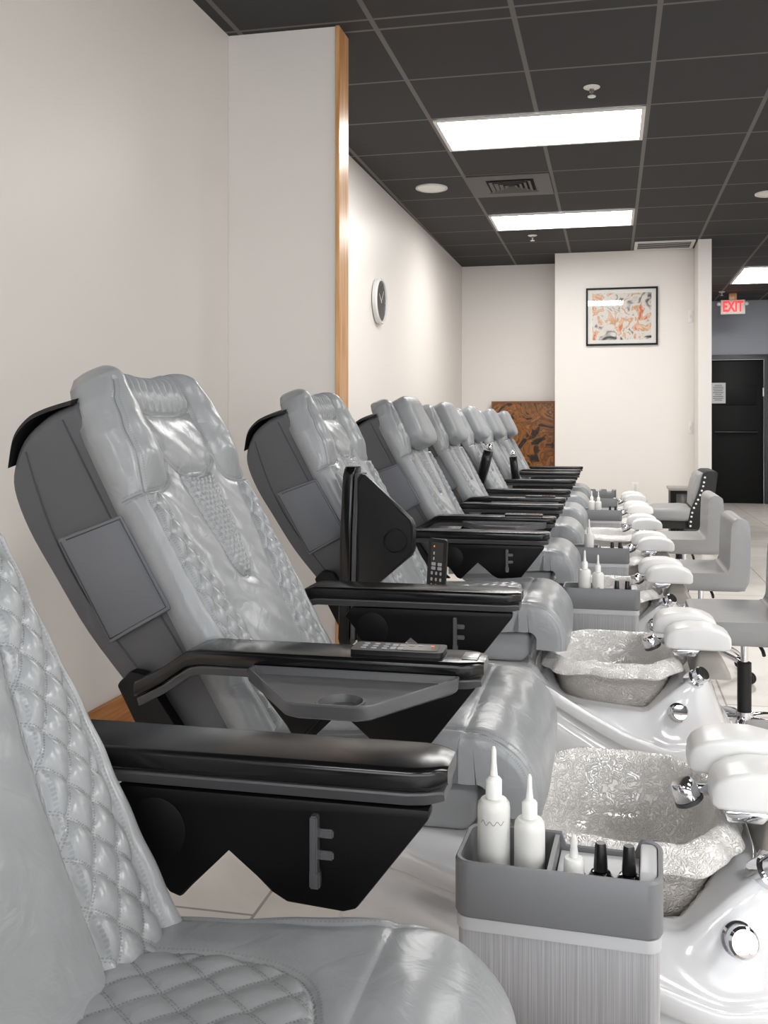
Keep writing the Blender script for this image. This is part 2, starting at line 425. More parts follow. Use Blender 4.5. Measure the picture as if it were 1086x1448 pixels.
def seat_cushion():
    # outer profile along the seat, rear to front lip
    prof = [(-.60, .592), (-.5, .596), (-.40, .602), (-.30, .612), (-.235, .617)]
    cx, cz, r = -.205, .517, .100
    for i in range(0, 13):
        a = math.radians(100-i*8.5); prof.append((cx+r*math.cos(a), cz+r*math.sin(a)))
    prof += [(-.106, .490)]
    path = [Vector((a, 0, b)) for a, b in prof]
    P = smooth_path(path, 14)
    # resample
    ds = [0]
    for a, b in zip(P, P[1:]): ds.append(ds[-1]+(b-a).length)
    ns, nu = 210, 130
    tt = np.linspace(0, ds[-1], ns)
    px = np.interp(tt, ds, [p.x for p in P]); pz = np.interp(tt, ds, [p.z for p in P])
    tx = np.gradient(px, tt); tz = np.gradient(pz, tt); l = np.hypot(tx, tz); tx /= l; tz /= l
    nx, nz = -tz, tx
    W = .222; u = np.linspace(-1, 1, nu)
    Ug, Tg = np.meshgrid(u, tt); Wg = Ug*W; A = np.abs(Wg)
    oval = curve2([(.135, 0), (.14, .12), (.138, .20), (.125, .275), (.095, .325), (.05, .350), (0, .357)])
    side = curve2([(.205, 0), (.203, .2), (.195, .30), (.198, .36), (.21, .42), (.213, .5), (.213, ds[-1])])
    D, T = polydist(A, Tg, [oval, side])
    xo = np.interp(Tg, [p[1] for p in oval], [p[0] for p in oval]); ins = (A < xo-.006) & (Tg < .35)
    p1 = .047
    qa = (Tg*.8+Wg)/p1; qb = (Tg*.8-Wg)/p1; qm = ins.astype(float)
    puff = np.abs(np.sin(PI*qa)*np.sin(PI*qb))**.36
    edge = 1-np.sqrt(np.clip(1-np.clip((np.abs(Ug)-.90)/.10, 0, 1)**2, 0, 1))
    h = -.022*edge+.006*(1-Ug**2)
    h += np.where(ins, .006*puff-.001, 0)
    h -= .003*np.exp(-(D/.003)**2)+.0025*np.exp(-(D/.012)**2)
    h += .001*np.sin(Wg*40+Tg*25)*np.sin(Tg*50)
    X = px[:, None]+nx[:, None]*h; Z = pz[:, None]+nz[:, None]*h
    verts = np.stack([X, Wg, Z], -1).reshape(-1, 3)
    th = .078; nb = 6; ub = np.linspace(1, -1, nb)
    Wb = np.repeat((ub*W)[None], ns, 0)
    # folds gathered on the inside of the knee roll
    Xb = np.repeat((px-nx*th)[:, None], nb, 1); Zb = np.repeat((pz-nz*th)[:, None], nb, 1)
    vb = np.stack([Xb, Wb, Zb], -1).reshape(-1, 3)
    V = np.concatenate([verts, vb]); off = nu*ns
    loop = lambda i: [i*nu+j for j in range(nu)]+[off+i*nb+j for j in range(nb)]
    F = []
    for i in range(ns-1):
        a, b = loop(i), loop(i+1); n = len(a)
        for j in range(n): F.append((a[j], a[(j+1) % n], b[(j+1) % n], b[j]))
    F.append(tuple(loop(0)[::-1])); F.append(tuple(loop(ns-1)))
    me = mesh_from(V, F, M['leather_q'], 'seat_cushion', org=CB)
    me.set_sharp_from_angle(angle=math.radians(60))
    z = np.zeros(nb*ns)
    add_attrs(me, qa=np.concatenate([qa.ravel(), z]), qb=np.concatenate([qb.ravel(), z]), qm=np.concatenate([qm.ravel(), z]),
              sd=np.concatenate([D.ravel(), z+1]), st=np.concatenate([T.ravel(), z]))
    return me

def back_shell():
    pts = [(-.880, 1.135), (-.915, 1.122), (-.946, 1.104), (-.98, 1.074), (-1.0, 1.032), (-1.003, .984), (-.973, .912), (-.92, .829), (-.854, .731),
           (-.763, .625), (-.700, .545), (-.60, .535), (-.585, .60)]
    top = [Vector((x, 0, z)) for x, z in pts]
    P = smooth_path(top[:-2], 4)+top[-2:]
    prof = [(p.x, p.z) for p in P]
    # rounded towards both sides
    secs = []
    cx = sum(p[0] for p in prof)/len(prof); cz = sum(p[1] for p in prof)/len(prof)
    for y, k in ((-.216, .90), (-.214, .945), (-.208, .975), (-.196, .992), (-.17, 1), (-.08, 1.008), (0, 1.01), (.08, 1.008), (.17, 1), (.196, .992), (.208, .975), (.214, .945), (.216, .90)):
        secs.append([(cx+(x-cx)*k, y, cz+(z-cz)*k) for x, z in prof])
    return loft(secs, M['shell'], angle=50, org=CB)

def shell_seam(off):
    pts = {0: [(-.975, 1.045), (-.955, .985), (-.92, .90), (-.86, .80), (-.77, .69), (-.70, .60)], 1: [(-.905, 1.10), (-.862, 1.02), (-.81, .925), (-.74, .80), (-.66, .68)]}[off]
    return tube(smooth_path([(x, -.2165, z) for x, z in pts], 6), .0016, M['thread'], 6, org=CB)

def side_pocket():
    q = [(-.906, .899), (-.789, .943), (-.700, .790), (-.808, .729)]
    return prism(q, -.232, -.217, 'y', M['pocket'], .004, 2, org=CB)
def pocket_stitch():
    q = [(-.906, .899), (-.789, .943), (-.700, .790), (-.808, .729)]
    c = [sum(p[i] for p in q)/4 for i in (0, 1)]
    p = [(c[0]+(x-c[0])*.93, -.2325, c[1]+(z-c[1])*.93) for x, z in q]
    p = [(p[0][0]*.9+p[1][0]*.1, -.2325, p[0][2]*.9+p[1][2]*.1)]+p[1:]+[p[0]]
    return tube(p, .0011, M['thread'], 5, org=CB)

def back_cover():
    path = smooth_path([(-1.004, 0, 1.038), (-.994, 0, 1.085), (-.968, 0, 1.116), (-.935, 0, 1.132), (-.885, 0, 1.146)], 6)
    secs = []
    for p in path:
        w = .222
        sec = []
        for j in range(15):
            y = -w+2*w*j/14; sag = .012*(abs(y)/w)**6
            sec.append((p.x, y, p.z-sag+.002*math.sin(y*40)))
        secs.append(sec+[(q[0]-.001, q[1], q[2]-.008) for q in sec[::-1]])
    return loft(secs, M['cloth'], angle=60, org=CB)

def headrest():
    # thick pillow on the upper part of the back
    nu, nv = 40, 40; V = []; F = []
    s0, hl, hw, th = .566, .112, .156, .052
    def sp(a, e): return math.copysign(abs(a)**e, a)
    for i in range(nv+1):
        ph = -PI/2+PI*i/nv
        for j in range(nu):
            t = 2*PI*j/nu
            e1, e2 = .45, .55
            x = sp(math.cos(ph), e1)*sp(math.cos(t), e2); y = sp(math.cos(ph), e1)*sp(math.sin(t), e2); z = sp(math.sin(ph), e1)
            s = s0+hl*z+.012*y*y; w = hw*y*(1-.12*z); h = .094+th*x*(1+.1*z)+.004*math.exp(-((z-.35)/.04)**2)*-1
            V.append((B0[0]-.057*N[0]+U[0]*s+N[0]*h, w, B0[1]-.057*N[1]+U[1]*s+N[1]*h))
    for i in range(nv):
        for j in range(nu): F.append((i*nu+j, i*nu+(j+1) % nu, (i+1)*nu+(j+1) % nu, (i+1)*nu+j))
    bm = bmesh.new(); vs = [bm.verts.new(v) for v in V]
    for f in F: bm.faces.new([vs[k] for k in f])
    bmesh.ops.remove_doubles(bm, verts=bm.verts, dist=1e-5)
    return finish(bm, M['leather'], org=CB)

def pedestal():
    pts = [(-.60, .53), (-.50, .4515), (-.225, .4515), (-.207, .47), (-.203, .525), (-.220, .532), (-.40, .526)]
    return prism(pts, -.19, .19, 'y', M['leather'], .012, 3, org=CB)
def recline_frame():
    return prism([(-.74, .66), (-.70, .655), (-.57, .50), (-.42, .50), (-.42, .535), (-.55, .535), (-.66, .64), (-.70, .70)], -.232, -.218, 'y', M['blackmat'], .004, 2, org=CB)
def pivot_block():
    return prism([(-.79, .665), (-.765, .69), (-.735, .685), (-.66, .56), (-.58, .50), (-.70, .50)], -.245, -.22, 'y', M['blackmat'], .006, 2, org=CB)

AY = .280
def arm_stations(hw0, zt, th, ins=0.):
    out = []
    for x, dz, k in ((-.722, -.055, .92), (-.715, -.052, 1.), (-.68, -.034, 1.), (-.635, -.004, 1.), (-.615, 0., 1.), (-.40, .0, 1.), (-.215, 0, 1.), (-.198, 0, .9), (-.186, -.0005, .72), (-.180, -.002, .62)):
        kk = max(.0, 1-.25*max(0, (x+.19)/.01)) if x > -.19 else 1
        out.append((x+(ins if x < -.5 else -ins), hw0*k, zt+dz, th*kk))
    return out
def arm_pad(sy):
    secs = []
    for x, hw, zt, th in arm_stations(.0435, .75, .024):
        secs.append([(x, sy*AY+p[0], zt-th/2+p[1]) for p in rrect(hw, th/2, .007, 4)])
    return loft(secs, [M['black']], angle=35, org=CB)
def arm_trim(sy):
    secs = []
    for x, hw, zt, th in arm_stations(.0405, .7255, .015, .004):
        secs.append([(x, sy*AY+p[0], zt-th/2+p[1]*(1 if p[1] > 0 else 1)) for p in [(a*(1 if b > 0 else .88), b) for a, b in rrect(hw, th/2, .003, 2)]])
    return loft(secs, M['trimgrey'], angle=35, org=CB)
def arm_panel(sy):
    pts = [(-.535, .709), (-.55, .69), (-.475, .600), (-.462, .596), (-.408, .655), (-.362, .612), (-.345, .603), (-.285, .599), (-.272, .603), (-.197, .700), (-.197, .709)]
    y0, y1 = (sy*(AY-.038), sy*(AY-.016))
    return prism(pts, min(y0, y1), max(y0, y1), 'y', M['blackmat'], .003, 2, org=CB)
def arm_hinge(sy):
    R = Matrix.Rotation(PI/2*sy, 3, 'X')
    return lathe([(0, 0), (.034, 0), (.034, .0008), (.033, .0012), (0, .0012)], M['blackmat'], (-.49, sy*(AY-.0382), .665), 28, R, org=CB)
def arm_bracket(sy):
    y = sy*(AY-.044); bm = bmesh.new()
    for lo, hi in (((-.317, y-.006, .640), (-.309, y+.006, .698)), ((-.318, y-.004, .624), (-.307, y+.005, .642)), ((-.312, y+.001, .674), (-.294, y+.006, .683)), ((-.312, y+.001, .652), (-.294, y+.006, .661))):
        bmesh.ops.create_cube(bm, size=1, matrix=Matrix.Translation([(a+b)/2 for a, b in zip(lo, hi)]) @ Matrix.Diagonal([b-a for a, b in zip(lo, hi)]+[1]))
    bmesh.ops.bevel(bm, geom=bm.edges[:], offset=.0015, segments=2, affect='EDGES')
    return finish(bm, M['bracket'], angle=40, org=CB)
def arm_post(sy):
    y0, y1 = sorted((sy*(AY-.014), sy*(AY+.012)))
    return prism([(-.52, .709), (-.50, .66), (-.468, .606), (-.412, .668), (-.38, .709)], y0, y1, 'y', M['blackmat'], .004, 2, org=CB)

def tray_mesh():
    """trapezoid side tray with raised rim and a cup well; local frame x, y; top rim at z=.738"""
    out = [(-.525, -.326), (-.212, -.326), (-.212, -.340), (-.300, -.485), (-.318, -.495), (-.400, -.495), (-.416, -.488), (-.525, -.345)]
    cen = (-.36, -.39)
    def shr(d): return [(cen[0]+(x-cen[0])*(1-d/.16), cen[1]+(y-cen[1])*(1-d/.10)) for x, y in out]
    bm = bmesh.new()
    zt, zf, zb = .733, .722, .711
    loops = [[bm.verts.new((x, y, z)) for x, y in shr(d)] for d, z in ((.010, zb), (.002, zb+.004), (0, zt-.002), (.0015, zt), (.005, zt), (.0075, zf+.001), (.009, zf))]
    n = len(out)
    bm.faces.new(loops[0])
    for a, b in zip(loops, loops[1:]):
        for j in range(n): bm.faces.new((a[j], a[(j+1) % n], b[(j+1) % n], b[j]))
    seg = 32; cc = (-.352, -.447)
    rings = [[bm.verts.new((cc[0]+r*math.cos(2*PI*j/seg), cc[1]+r*math.sin(2*PI*j/seg), z)) for j in range(seg)] for r, z in ((.034, zf), (.033, zf+.003), (.030, zf+.003), (.029, zf), (.027, zf-.007))]
    for a, b in zip(rings, rings[1:]):
        for j in range(seg): bm.faces.new((a[j], a[(j+1) % seg], b[(j+1) % seg], b[j]))
    bm.faces.new(rings[-1])
    bm.edges.ensure_lookup_table()
    es = []
    for lp in (loops[-1], rings[0]):
        for j in range(len(lp)):
            es.append(bm.edges.get((lp[j], lp[(j+1) % len(lp)])))
    bmesh.ops.triangle_fill(bm, edges=es, use_beauty=True, normal=(0, 0, 1))
    return finish(bm, M['tray'], angle=35, org=CB)

def raised_pad():
    secs = []
    for z, hw, xx in ((.50, .03, -.688), (.52, .04, -.689), (.80, .042, -.683), (.955, .040, -.676), (.972, .034, -.674), (.980, .024, -.673)):
        secs.append([(xx+p[0], -AY+p[1], z) for p in rrect(.016, hw, .008, 4)])
    return loft(secs, M['black'], angle=35, org=CB)
def raised_trim():
    secs = []
    for z, xx in ((.52, -.664), (.80, -.659), (.950, -.652), (.962, -.651)):
        secs.append([(xx+p[0], -AY+p[1], z) for p in rrect(.007, .038, .003, 2)])
    return loft(secs, M['trimgrey'], angle=35, org=CB)
def raised_tray():
    out = [(-.650, .50), (-.650, .950), (-.640, .962), (-.628, .960), (-.502, .845), (-.494, .828), (-.494, .765), (-.502, .748), (-.60, .665), (-.61, .50)]
    bm = bmesh.new()
    cen = (-.60, .76)
    def shr(d): return [(cen[0]+(x-cen[0])*(1-d/.09), cen[1]+(z-cen[1])*(1-d/.2)) for x, z in out]
    y0 = -AY-.043
    loops = [[bm.verts.new((x, y, z)) for x, z in shr(d)] for d, y in ((.004, y0+.026), (0, y0+.020), (0, y0+.004), (.003, y0), (.006, y0), (.008, y0+.003))]
    n = len(out); bm.faces.new(loops[0])
    for a, b in zip(loops, loops[1:]):
        for j in range(n): bm.faces.new((a[j], a[(j+1) % n], b[(j+1) % n], b[j]))
    seg = 28; cc = (-.548, .785); yf = y0+.003
    rings = [[bm.verts.new((cc[0]+r*math.cos(2*PI*j/seg), y, cc[1]+r*math.sin(2*PI*j/seg))) for j in range(seg)] for r, y in ((.034, yf), (.033, yf-.003), (.030, yf-.003), (.028, yf+.007))]
    for a, b in zip(rings, rings[1:]):
        for j in range(seg): bm.faces.new((a[j], a[(j+1) % seg], b[(j+1) % seg], b[j]))
    bm.faces.new(rings[-1])
    es = []
    for lp in (loops[-1], rings[0]):
        for j in range(len(lp)): es.append(bm.edges.get((lp[j], lp[(j+1) % len(lp)])))
    bmesh.ops.triangle_fill(bm, edges=es, use_beauty=True, normal=(0, -1, 0))
    return finish(bm, M['blacktop'], angle=35, org=CB)
TP = {'tilt': (.24, (-.745, -AY, .60), 1.), 'up': (-.12, (-.575, -AY, .58), .85)}
def tilted_pad(kind):
    ang, org_, kl = TP[kind]
    def f():
        secs = []
        R = Matrix.Rotation(ang, 3, 'Y'); o = Vector(org_)
        for z, hw in ((0, .028), (.02, .036), (.30, .036), (.34, .034), (.355, .026)):
            secs.append([o+R @ Vector((p[0], p[1], z*kl)) for p in rrect(.026, hw, .009, 4)])
        return loft(secs, M['black'], angle=35, org=CB)
    return f
def tilted_cap(kind):
    ang, org_, kl = TP[kind]
    def f():
        R = Matrix.Rotation(ang, 3, 'Y'); o = Vector(org_)+R @ Vector((0, 0, .36*(kl-1)))
        return lathe([(0, .362), (.016, .362), (.022, .372), (.022, .384), (.014, .396), (0, .399)], M['chrome'], o, 20, R, org=CB)
    return f
def remote_holder():
    return prism([(-.46, .50), (-.42, .50), (-.415, .640), (-.445, .640)], -.300, -.28, 'y', M['blackmat'], .003, 2, org=CB)

GROUP_CH = 'grey pedicure chairs in a row along the wall'
def make_chair(i, yc, dx, back_dx, label, head, near):
    t = thing('pedicure_chair', label, 'pedicure chair', (CB.x+dx, yc, CB.z), GROUP_CH)
    bl = (back_dx, 0, 0)
    def part(name, key, fn, parent=t, loc=None): return link(name, cached(key, fn), parent, loc)
    part('pedestal', 'pedestal', pedestal)
    part('seat_cushion', 'seat', seat_cushion)
    sh = part('back_shell', 'shell', back_shell, loc=bl)
    part('seam', 'seam0', lambda: shell_seam(0), sh); part('seam', 'seam1', lambda: shell_seam(1), sh)
    pk = part('side_pocket', 'pocket', side_pocket, loc=bl); part('stitching', 'pstitch', pocket_stitch, pk)
    part('back_cover', 'cover', back_cover, loc=bl)['label'] = 'black cloth flap over the top of the back'
    part('back_cushion', 'back', back_cushion, loc=bl)
    part('recline_bracket', 'pivot', pivot_block, loc=bl)
    if head: part('headrest', 'head', headrest, loc=bl)
    for sy in (1, -1):
        if sy == -1 and near != 'tray':
            if near == 'panel':
                a = part('armrest', 'rpad', raised_pad); a['label'] = 'black armrest swung upright'
                part('arm_trim', 'rtrim', raised_trim, a); part('tray', 'rtray', raised_tray, a)
                part('remote_holder', 'rholder', remote_holder)
            else:
                a = part('armrest', 'tpad'+near, tilted_pad(near)); a['label'] = 'black armrest swung upright'
                part('end_cap', 'tcap'+near, tilted_cap(near), a)
            continue
        a = part('armrest', 'pad%d' % sy, lambda: arm_pad(sy))
        part('arm_trim', 'trim%d' % sy, lambda: arm_trim(sy), a)
        part('side_panel', 'panel%d' % sy, lambda: arm_panel(sy), a)
        part('hinge_cover', 'hinge%d' % sy, lambda: arm_hinge(sy), a)
        part('cup_bracket', 'brack%d' % sy, lambda: arm_bracket(sy), a)
        part('arm_post', 'post%d' % sy, lambda: arm_post(sy), a)
        if sy == -1: part('tray', 'tray', tray_mesh, a)
    return t

YC = [.65, 1.62, 2.68, 3.74, 4.66, 5.58, 6.55, 7.50]
DX = [.02, 0., -.012, -.022, -.03, -.038, -.045, -.052]
LAB = ['nearest grey pedicure chair, cut off by the photo edge, one black armrest in view',
       'grey pedicure chair with side pocket, a grey tray and a remote on its near armrest',
       'grey pedicure chair with its near armrest and black tray panel swung upright',
       'grey pedicure chair beside the oak edged wall stub, nearest with a head pillow',
       'grey pedicure chair with head pillow, second chair past the oak edged wall stub',
       'grey pedicure chair with head pillow and a black armrest tilted up with chrome end',
       'grey pedicure chair with head pillow, second from the gold and black panel',
       'grey pedicure chair at the far end, beside the gold and black panel']
NEAR = ['tray', 'tray', 'panel', 'tray', 'tray', 'tilt', 'up', 'tray']
for i in range(8):
    make_chair(i, YC[i], DX[i], (.095 if i == 0 else -.006), LAB[i], i >= 3, NEAR[i])

# ------------------------------------------------------------------ remotes
def rr_plate(hx, hy, z0, z1, r, m, org=(0, 0, 0)):
    bm = bmesh.new(); p = rrect(hx, hy, r, 5)
    a = [bm.verts.new((x, y, z0)) for x, y in p]; b = [bm.verts.new((x, y, z1)) for x, y in p]
    bm.faces.new(a); bm.faces.new(b); n = len(p)
    for j in range(n): bm.faces.new((a[j], a[(j+1) % n], b[(j+1) % n], b[j]))
    es = [e for e in bm.edges if all(v.co.z == z1 for v in e.verts)]
    bmesh.ops.bevel(bm, geom=es, offset=min(.003, (z1-z0)*.45), segments=2, affect='EDGES')
    return finish(bm, m, angle=35, org=Vector(org))
M['button'] = mat('pale buttons', (165, 165, 168), .4)
def make_remote(label, loc, rot):
    t = thing('remote_control', label, 'remote control', loc, 'black remotes on the pedicure chairs'); t.rotation_euler = rot
    link('remote_body', cached('rb', lambda: rr_plate(.070, .027, 0, .0075, .008, M['blacktop'])), t)
    link('screen', cached('rs', lambda: rr_plate(.027, .018, .0076, .0082, .003, M['polish'])), t, (.034, 0, 0))
    bt = cached('rbt', lambda: rr_plate(.0042, .0026, .0076, .0087, .002, M['button']))
    bt2 = cached('rbt2', lambda: rr_plate(.0042, .0060, .0076, .0087, .002, M['button']))
    for ix in range(3):
        for iy in range(3): link('button', bt, t, (-.052+ix*.016, -.013+iy*.013, 0))
    for ix in range(2):
        for iy in (-.009, .009): link('button', bt2, t, (-.007+ix*.011, iy, 0))
    for ix in range(2): link('button', cached('rbs', lambda: rr_plate(.004, .002, .0083, .0089, .0015, M['button'])), t, (.018+ix*.014, .009, 0))
    link('indicator', cached('rled', lambda: rr_plate(.0022, .0014, .0083, .0089, .001, M['led'])), t, (.050, .009, 0))
    return t
def arm_rest_z(): return .7504
make_remote('black button remote lying on the armrest above the grey tray', (-.312+DX[1], YC[1]-AY+.004, .7504), (0, 0, .02))
rz_ = Vector((-.30, -.95, .02)).normalized(); rx_ = Vector((.05, 0, 1)); rx_ = (rx_-rz_*rx_.dot(rz_)).normalized(); ry_ = rz_.cross(rx_)
make_remote('black remote standing upright behind the flat black armrest', (-.432+DX[2], YC[2]-.318, .725), Matrix((rx_, ry_, rz_)).transposed().to_euler())
for i, lb in ((3, 'black remote on the armrest of the chair in front of the oak edged wall stub'), (4, 'black remote on the armrest of the second chair past the oak edged wall stub')):
    make_remote(lb, (-.30+DX[i], YC[i]-AY, .7504), (0, 0, 0))
# grip button at the tip of the armrest with the remote
for o in [x for x in bpy.data.objects if x.name.startswith('pedicure_chair') and x.get('label') == LAB[1]]:
    arm = [c for c in o.children if c.name.startswith('armrest') and any(g.name.startswith('tray') for g in c.children)][0]
    link('recline_button', box((-.214, -AY-.018, .7495), (-.190, -AY+.018, .7525), M['brushed'], .004, 2, org=CB), arm)

# ------------------------------------------------------------------ foot baths
BA, BB, BCX = .176, .207, .012
def plan(th, ax0, ax1, b, n=2.8):
    c, s_ = math.cos(th), math.sin(th)
    n = 3.6 if c > 0 else 2.8
    x = math.copysign(abs(c)**(2/n), c); y = math.copysign(abs(s_)**(2/n), s_)
    return x*(ax1 if x > 0 else ax0), y*b
def deck_h(x, y, r):
    zl = float(np.interp(x, [-.30, -.16, -.06, .03, .15, .33], [.445, .420, .362, .312, .272, .275]))
    zi = float(np.interp(x, [-.30, -.20, -.12, .10, .17, .225, .33], [.449, .447, .365, .345, .400, .432, .432]))
    t = float(sstep(.80, 1.0, np.array(r)))
    h = zi+(zl-zi)*t
    k = ((abs(x-BCX)/BA)**2.7+(abs(y)/BB)**2.7)**(1/2.7)
    if k < 1.45: h = min(h, .412+max(0., k-1.235)*.5)
    if k < .90: h = .285
    return h
def bath_body():
    nr, na = 64, 120; V = []; F = []
    for i in range(1, nr+1):
        r = i/nr
        for j in range(na):
            x, y = plan(2*PI*j/na, .43, .36, .285); x, y = x*r-.03, y*r
            V.append((x, y, deck_h(x, y, r)))
    for k, (sc, dz) in enumerate(((1.010, -.003), (1.018, -.012), (1.018, -.030), (1.010, -.036), (.955, -.040), (.950, -.062), (.990, -.068), (1.012, -.11), (1.012, -.20))):
        for j in range(na):
            x, y = plan(2*PI*j/na, .43, .36, .285); z0 = deck_h(x-.03, y, 1.)
            V.append((x*sc-.03, y*sc, z0+dz))
    for j in range(na):
        x, y = plan(2*PI*j/na, .43, .36, .285); V.append((x*.97-.03, y*.97, .0))
    nrow = nr+10
    V.append((-.03, 0, deck_h(-.03, 0, 0)))
    for i in range(nrow-1):
        for j in range(na): F.append((i*na+j, i*na+(j+1) % na, (i+1)*na+(j+1) % na, (i+1)*na+j))
    for j in range(na): F.append((len(V)-1, (j+1) % na, j))
    F.append(tuple((nrow-1)*na+j for j in range(na)))
    return mesh_from(V, F, M['white'], 'bath')
def bowl_ring(k, z, n=72, wob=0.):
    out = []
    for j in range(n):
        a = 2*PI*j/n; c, s_ = math.cos(a), math.sin(a); e = 2/2.7
        w = 1+wob*(math.sin(5*a+.6)*.5+math.sin(11*a)*.35+math.sin(17*a+2)*.25)
        out.append((BCX+math.copysign(abs(c)**e, c)*BA*k*w, math.copysign(abs(s_)**e, s_)*BB*k*w, z+wob*.35*(math.sin(7*a+1)+.6*math.sin(13*a))*.12))
    return out
def bowl_shell():
    secs = [bowl_ring(.05, .30), bowl_ring(.60, .30), bowl_ring(.75, .315), bowl_ring(.84, .345), bowl_ring(.90, .40), bowl_ring(.93, .440)]
    ins = [bowl_ring(.91, .440), bowl_ring(.885, .425), bowl_ring(.83, .36), bowl_ring(.73, .326), bowl_ring(.58, .308), bowl_ring(.05, .308)]
    return loft(secs+ins, M['bowl'], angle=60)
def liner_mesh():
    prof = [(.04, .312, 0), (.55, .312, 0), (.69, .330, .0), (.78, .362, .004), (.845, .41, .006), (.88, .445, .012), (.91, .457, .03), (.955, .4625, .04), (1.0, .461, .045), (1.06, .455, .05), (1.12, .445, .05), (1.155, .434, .05), (1.15, .4325, .05), (1.11, .442, .05), (1.06, .451, .045),
            (1.0, .4565, .045), (.96, .457, .03), (.935, .452, .015)]
    return loft([bowl_ring(k, z, 120, w) for k, z, w in prof], M['liner'], angle=70, cap=False)
def knob_mesh():
    return lathe([(.0, -.02), (.0245, -.02), (.0245, .004), (.021, .007), (.0185, .007), (.0185, .012), (.0215, .014), (.0215, .029), (.018, .033), (0, .0345)], M['chrome'], segs=32)
def foot_pad(y0):
    secs = []
    for x, hw, z0, z1 in ((.104, .024, .482, .498), (.107, .036, .477, .510), (.115, .043, .474, .520), (.135, .0475, .474, .531), (.165, .0495, .474, .537), (.210, .0495, .474, .537), (.245, .0485, .474, .530), (.264, .0475, .474, .521), (.273, .043, .477, .513), (.277, .034, .481, .505)):
        secs.append([(x, y0+p[0], (z0+z1)/2+p[1]) for p in rrect(hw, (z1-z0)/2, .009, 6)])
    return loft(secs, M['pad'], angle=32)
def wedge_mesh():
    secs = []
    for z, hx, hy, cx in ((.415, .050, .110, .275), (.430, .047, .104, .275), (.4845, .024, .065, .268)):
        secs.append([(cx+p[0], -.02+p[1], z) for p in rrect(hx, hy, .012, 3)])
    return loft(secs, M['taupe'], angle=40)
def shower_head():
    R = Matrix.Rotation(math.radians(-24), 3, 'Y')
    return lathe([(0, -.017), (.021, -.017), (.0232, -.013), (.0215, .004), (.0185, .014), (.016, .0165), (0, .017)], M['chrome'], (.118, -.062, .494), 32, R)
def shower_ring():
    R = Matrix.Rotation(math.radians(-24), 3, 'Y')
    return lathe([(0, -.0215), (.0195, -.0215), (.0235, -.0190), (.0242, -.013), (.0225, -.0135), (.0205, -.0172), (0, -.0174)], M['trimgrey'], (.118, -.062, .494), 32, R)
def shower_arm():
    return tube(smooth_path([(.128, -.060, .495), (.142, -.056, .495), (.158, -.050, .494), (.180, -.042, .490)], 5), .0095, M['chrome'], 12)
def hinge_box():
    return prism([(.172, .4865), (.178, .4680), (.232, .4680), (.248, .4865)], -.114, -.087, 'y', M['chrome'], .004, 2)
def bath(i, label, full=True):
    t = thing('foot_bath', label, 'foot bath', (DX[i], YC[i], 0), 'white foot baths in front of the pedicure chairs')
    body = link('bath_body', cached('bath', bath_body), t)
    link('bowl', cached('bowl', bowl_shell), t)
    w = link('footrest_support', cached('wedge', wedge_mesh), t)
    p1 = link('foot_pad', cached('footpad_near', lambda: foot_pad(-.020-.054)), t, (.050, 0, .013)); p2 = link('foot_pad', cached('footpad_far', lambda: foot_pad(-.020+.052)), t, (.024, 0, .029))
    link('hinge_bracket', cached('hbox', hinge_box), t)
    h = link('shower_head', cached('sh', shower_head), t); link('spray_ring', cached('shr', shower_ring), h); link('shower_neck', cached('sha', shower_arm), h)
    for kx, ky in ((.228, -.180), (.178, -.236)):
        e = 1e-3
        def hh(x, y):
            X, Y = abs(x+.03)/(.36 if x > -.03 else .43), abs(y)/.285
            return deck_h(x, y, (X**3.6+Y**3.6)**(1/3.6))
        nrm = Vector((-(hh(kx+e, ky)-hh(kx-e, ky))/(2*e), -(hh(kx, ky+e)-hh(kx, ky-e))/(2*e), 1)).normalized()
        o = link('tap_knob', cached('knob', knob_mesh), t, (kx, ky, hh(kx, ky)))
        o.rotation_euler = Vector((0, 0, 1)).rotation_difference(nrm).to_euler()
    ln = link('basin_liner', cached('liner', liner_mesh), None, (DX[i], YC[i], 0))
    return t, ln
BL = ['white foot bath below the frame, in front of the nearest pedicure chair',
      'white foot bath with chrome knobs behind the cart holding two black polish bottles',
      'white foot bath fully in view, second one going away from the camera',
      'white foot bath behind the second bottle cart, in front of the first pillow chair',
      'white foot bath in front of the second chair past the oak edged wall stub',
      'white foot bath in front of the chair with a chrome ended raised armrest',
      'white foot bath second from the far end of the row',
      'white foot bath at the far end of the row']
LL = ['pearl plastic liner in the foot bath below the frame', 'pearl plastic liner in the foot bath beside the nearest bottle cart', 'pearl plastic liner in the foot bath fully in view',
      'pearl plastic liner in the bath behind the second bottle cart', 'pearl plastic liner in the bath at the second pillow chair', 'pearl plastic liner in the bath at the third pillow chair',
      'pearl plastic liner in the second bath from the far end', 'pearl plastic liner in the bath at the far end']
for i in range(8):
    t, ln = bath(i, BL[i]); tag(ln, LL[i], 'liner', 'pearl plastic basin liners')

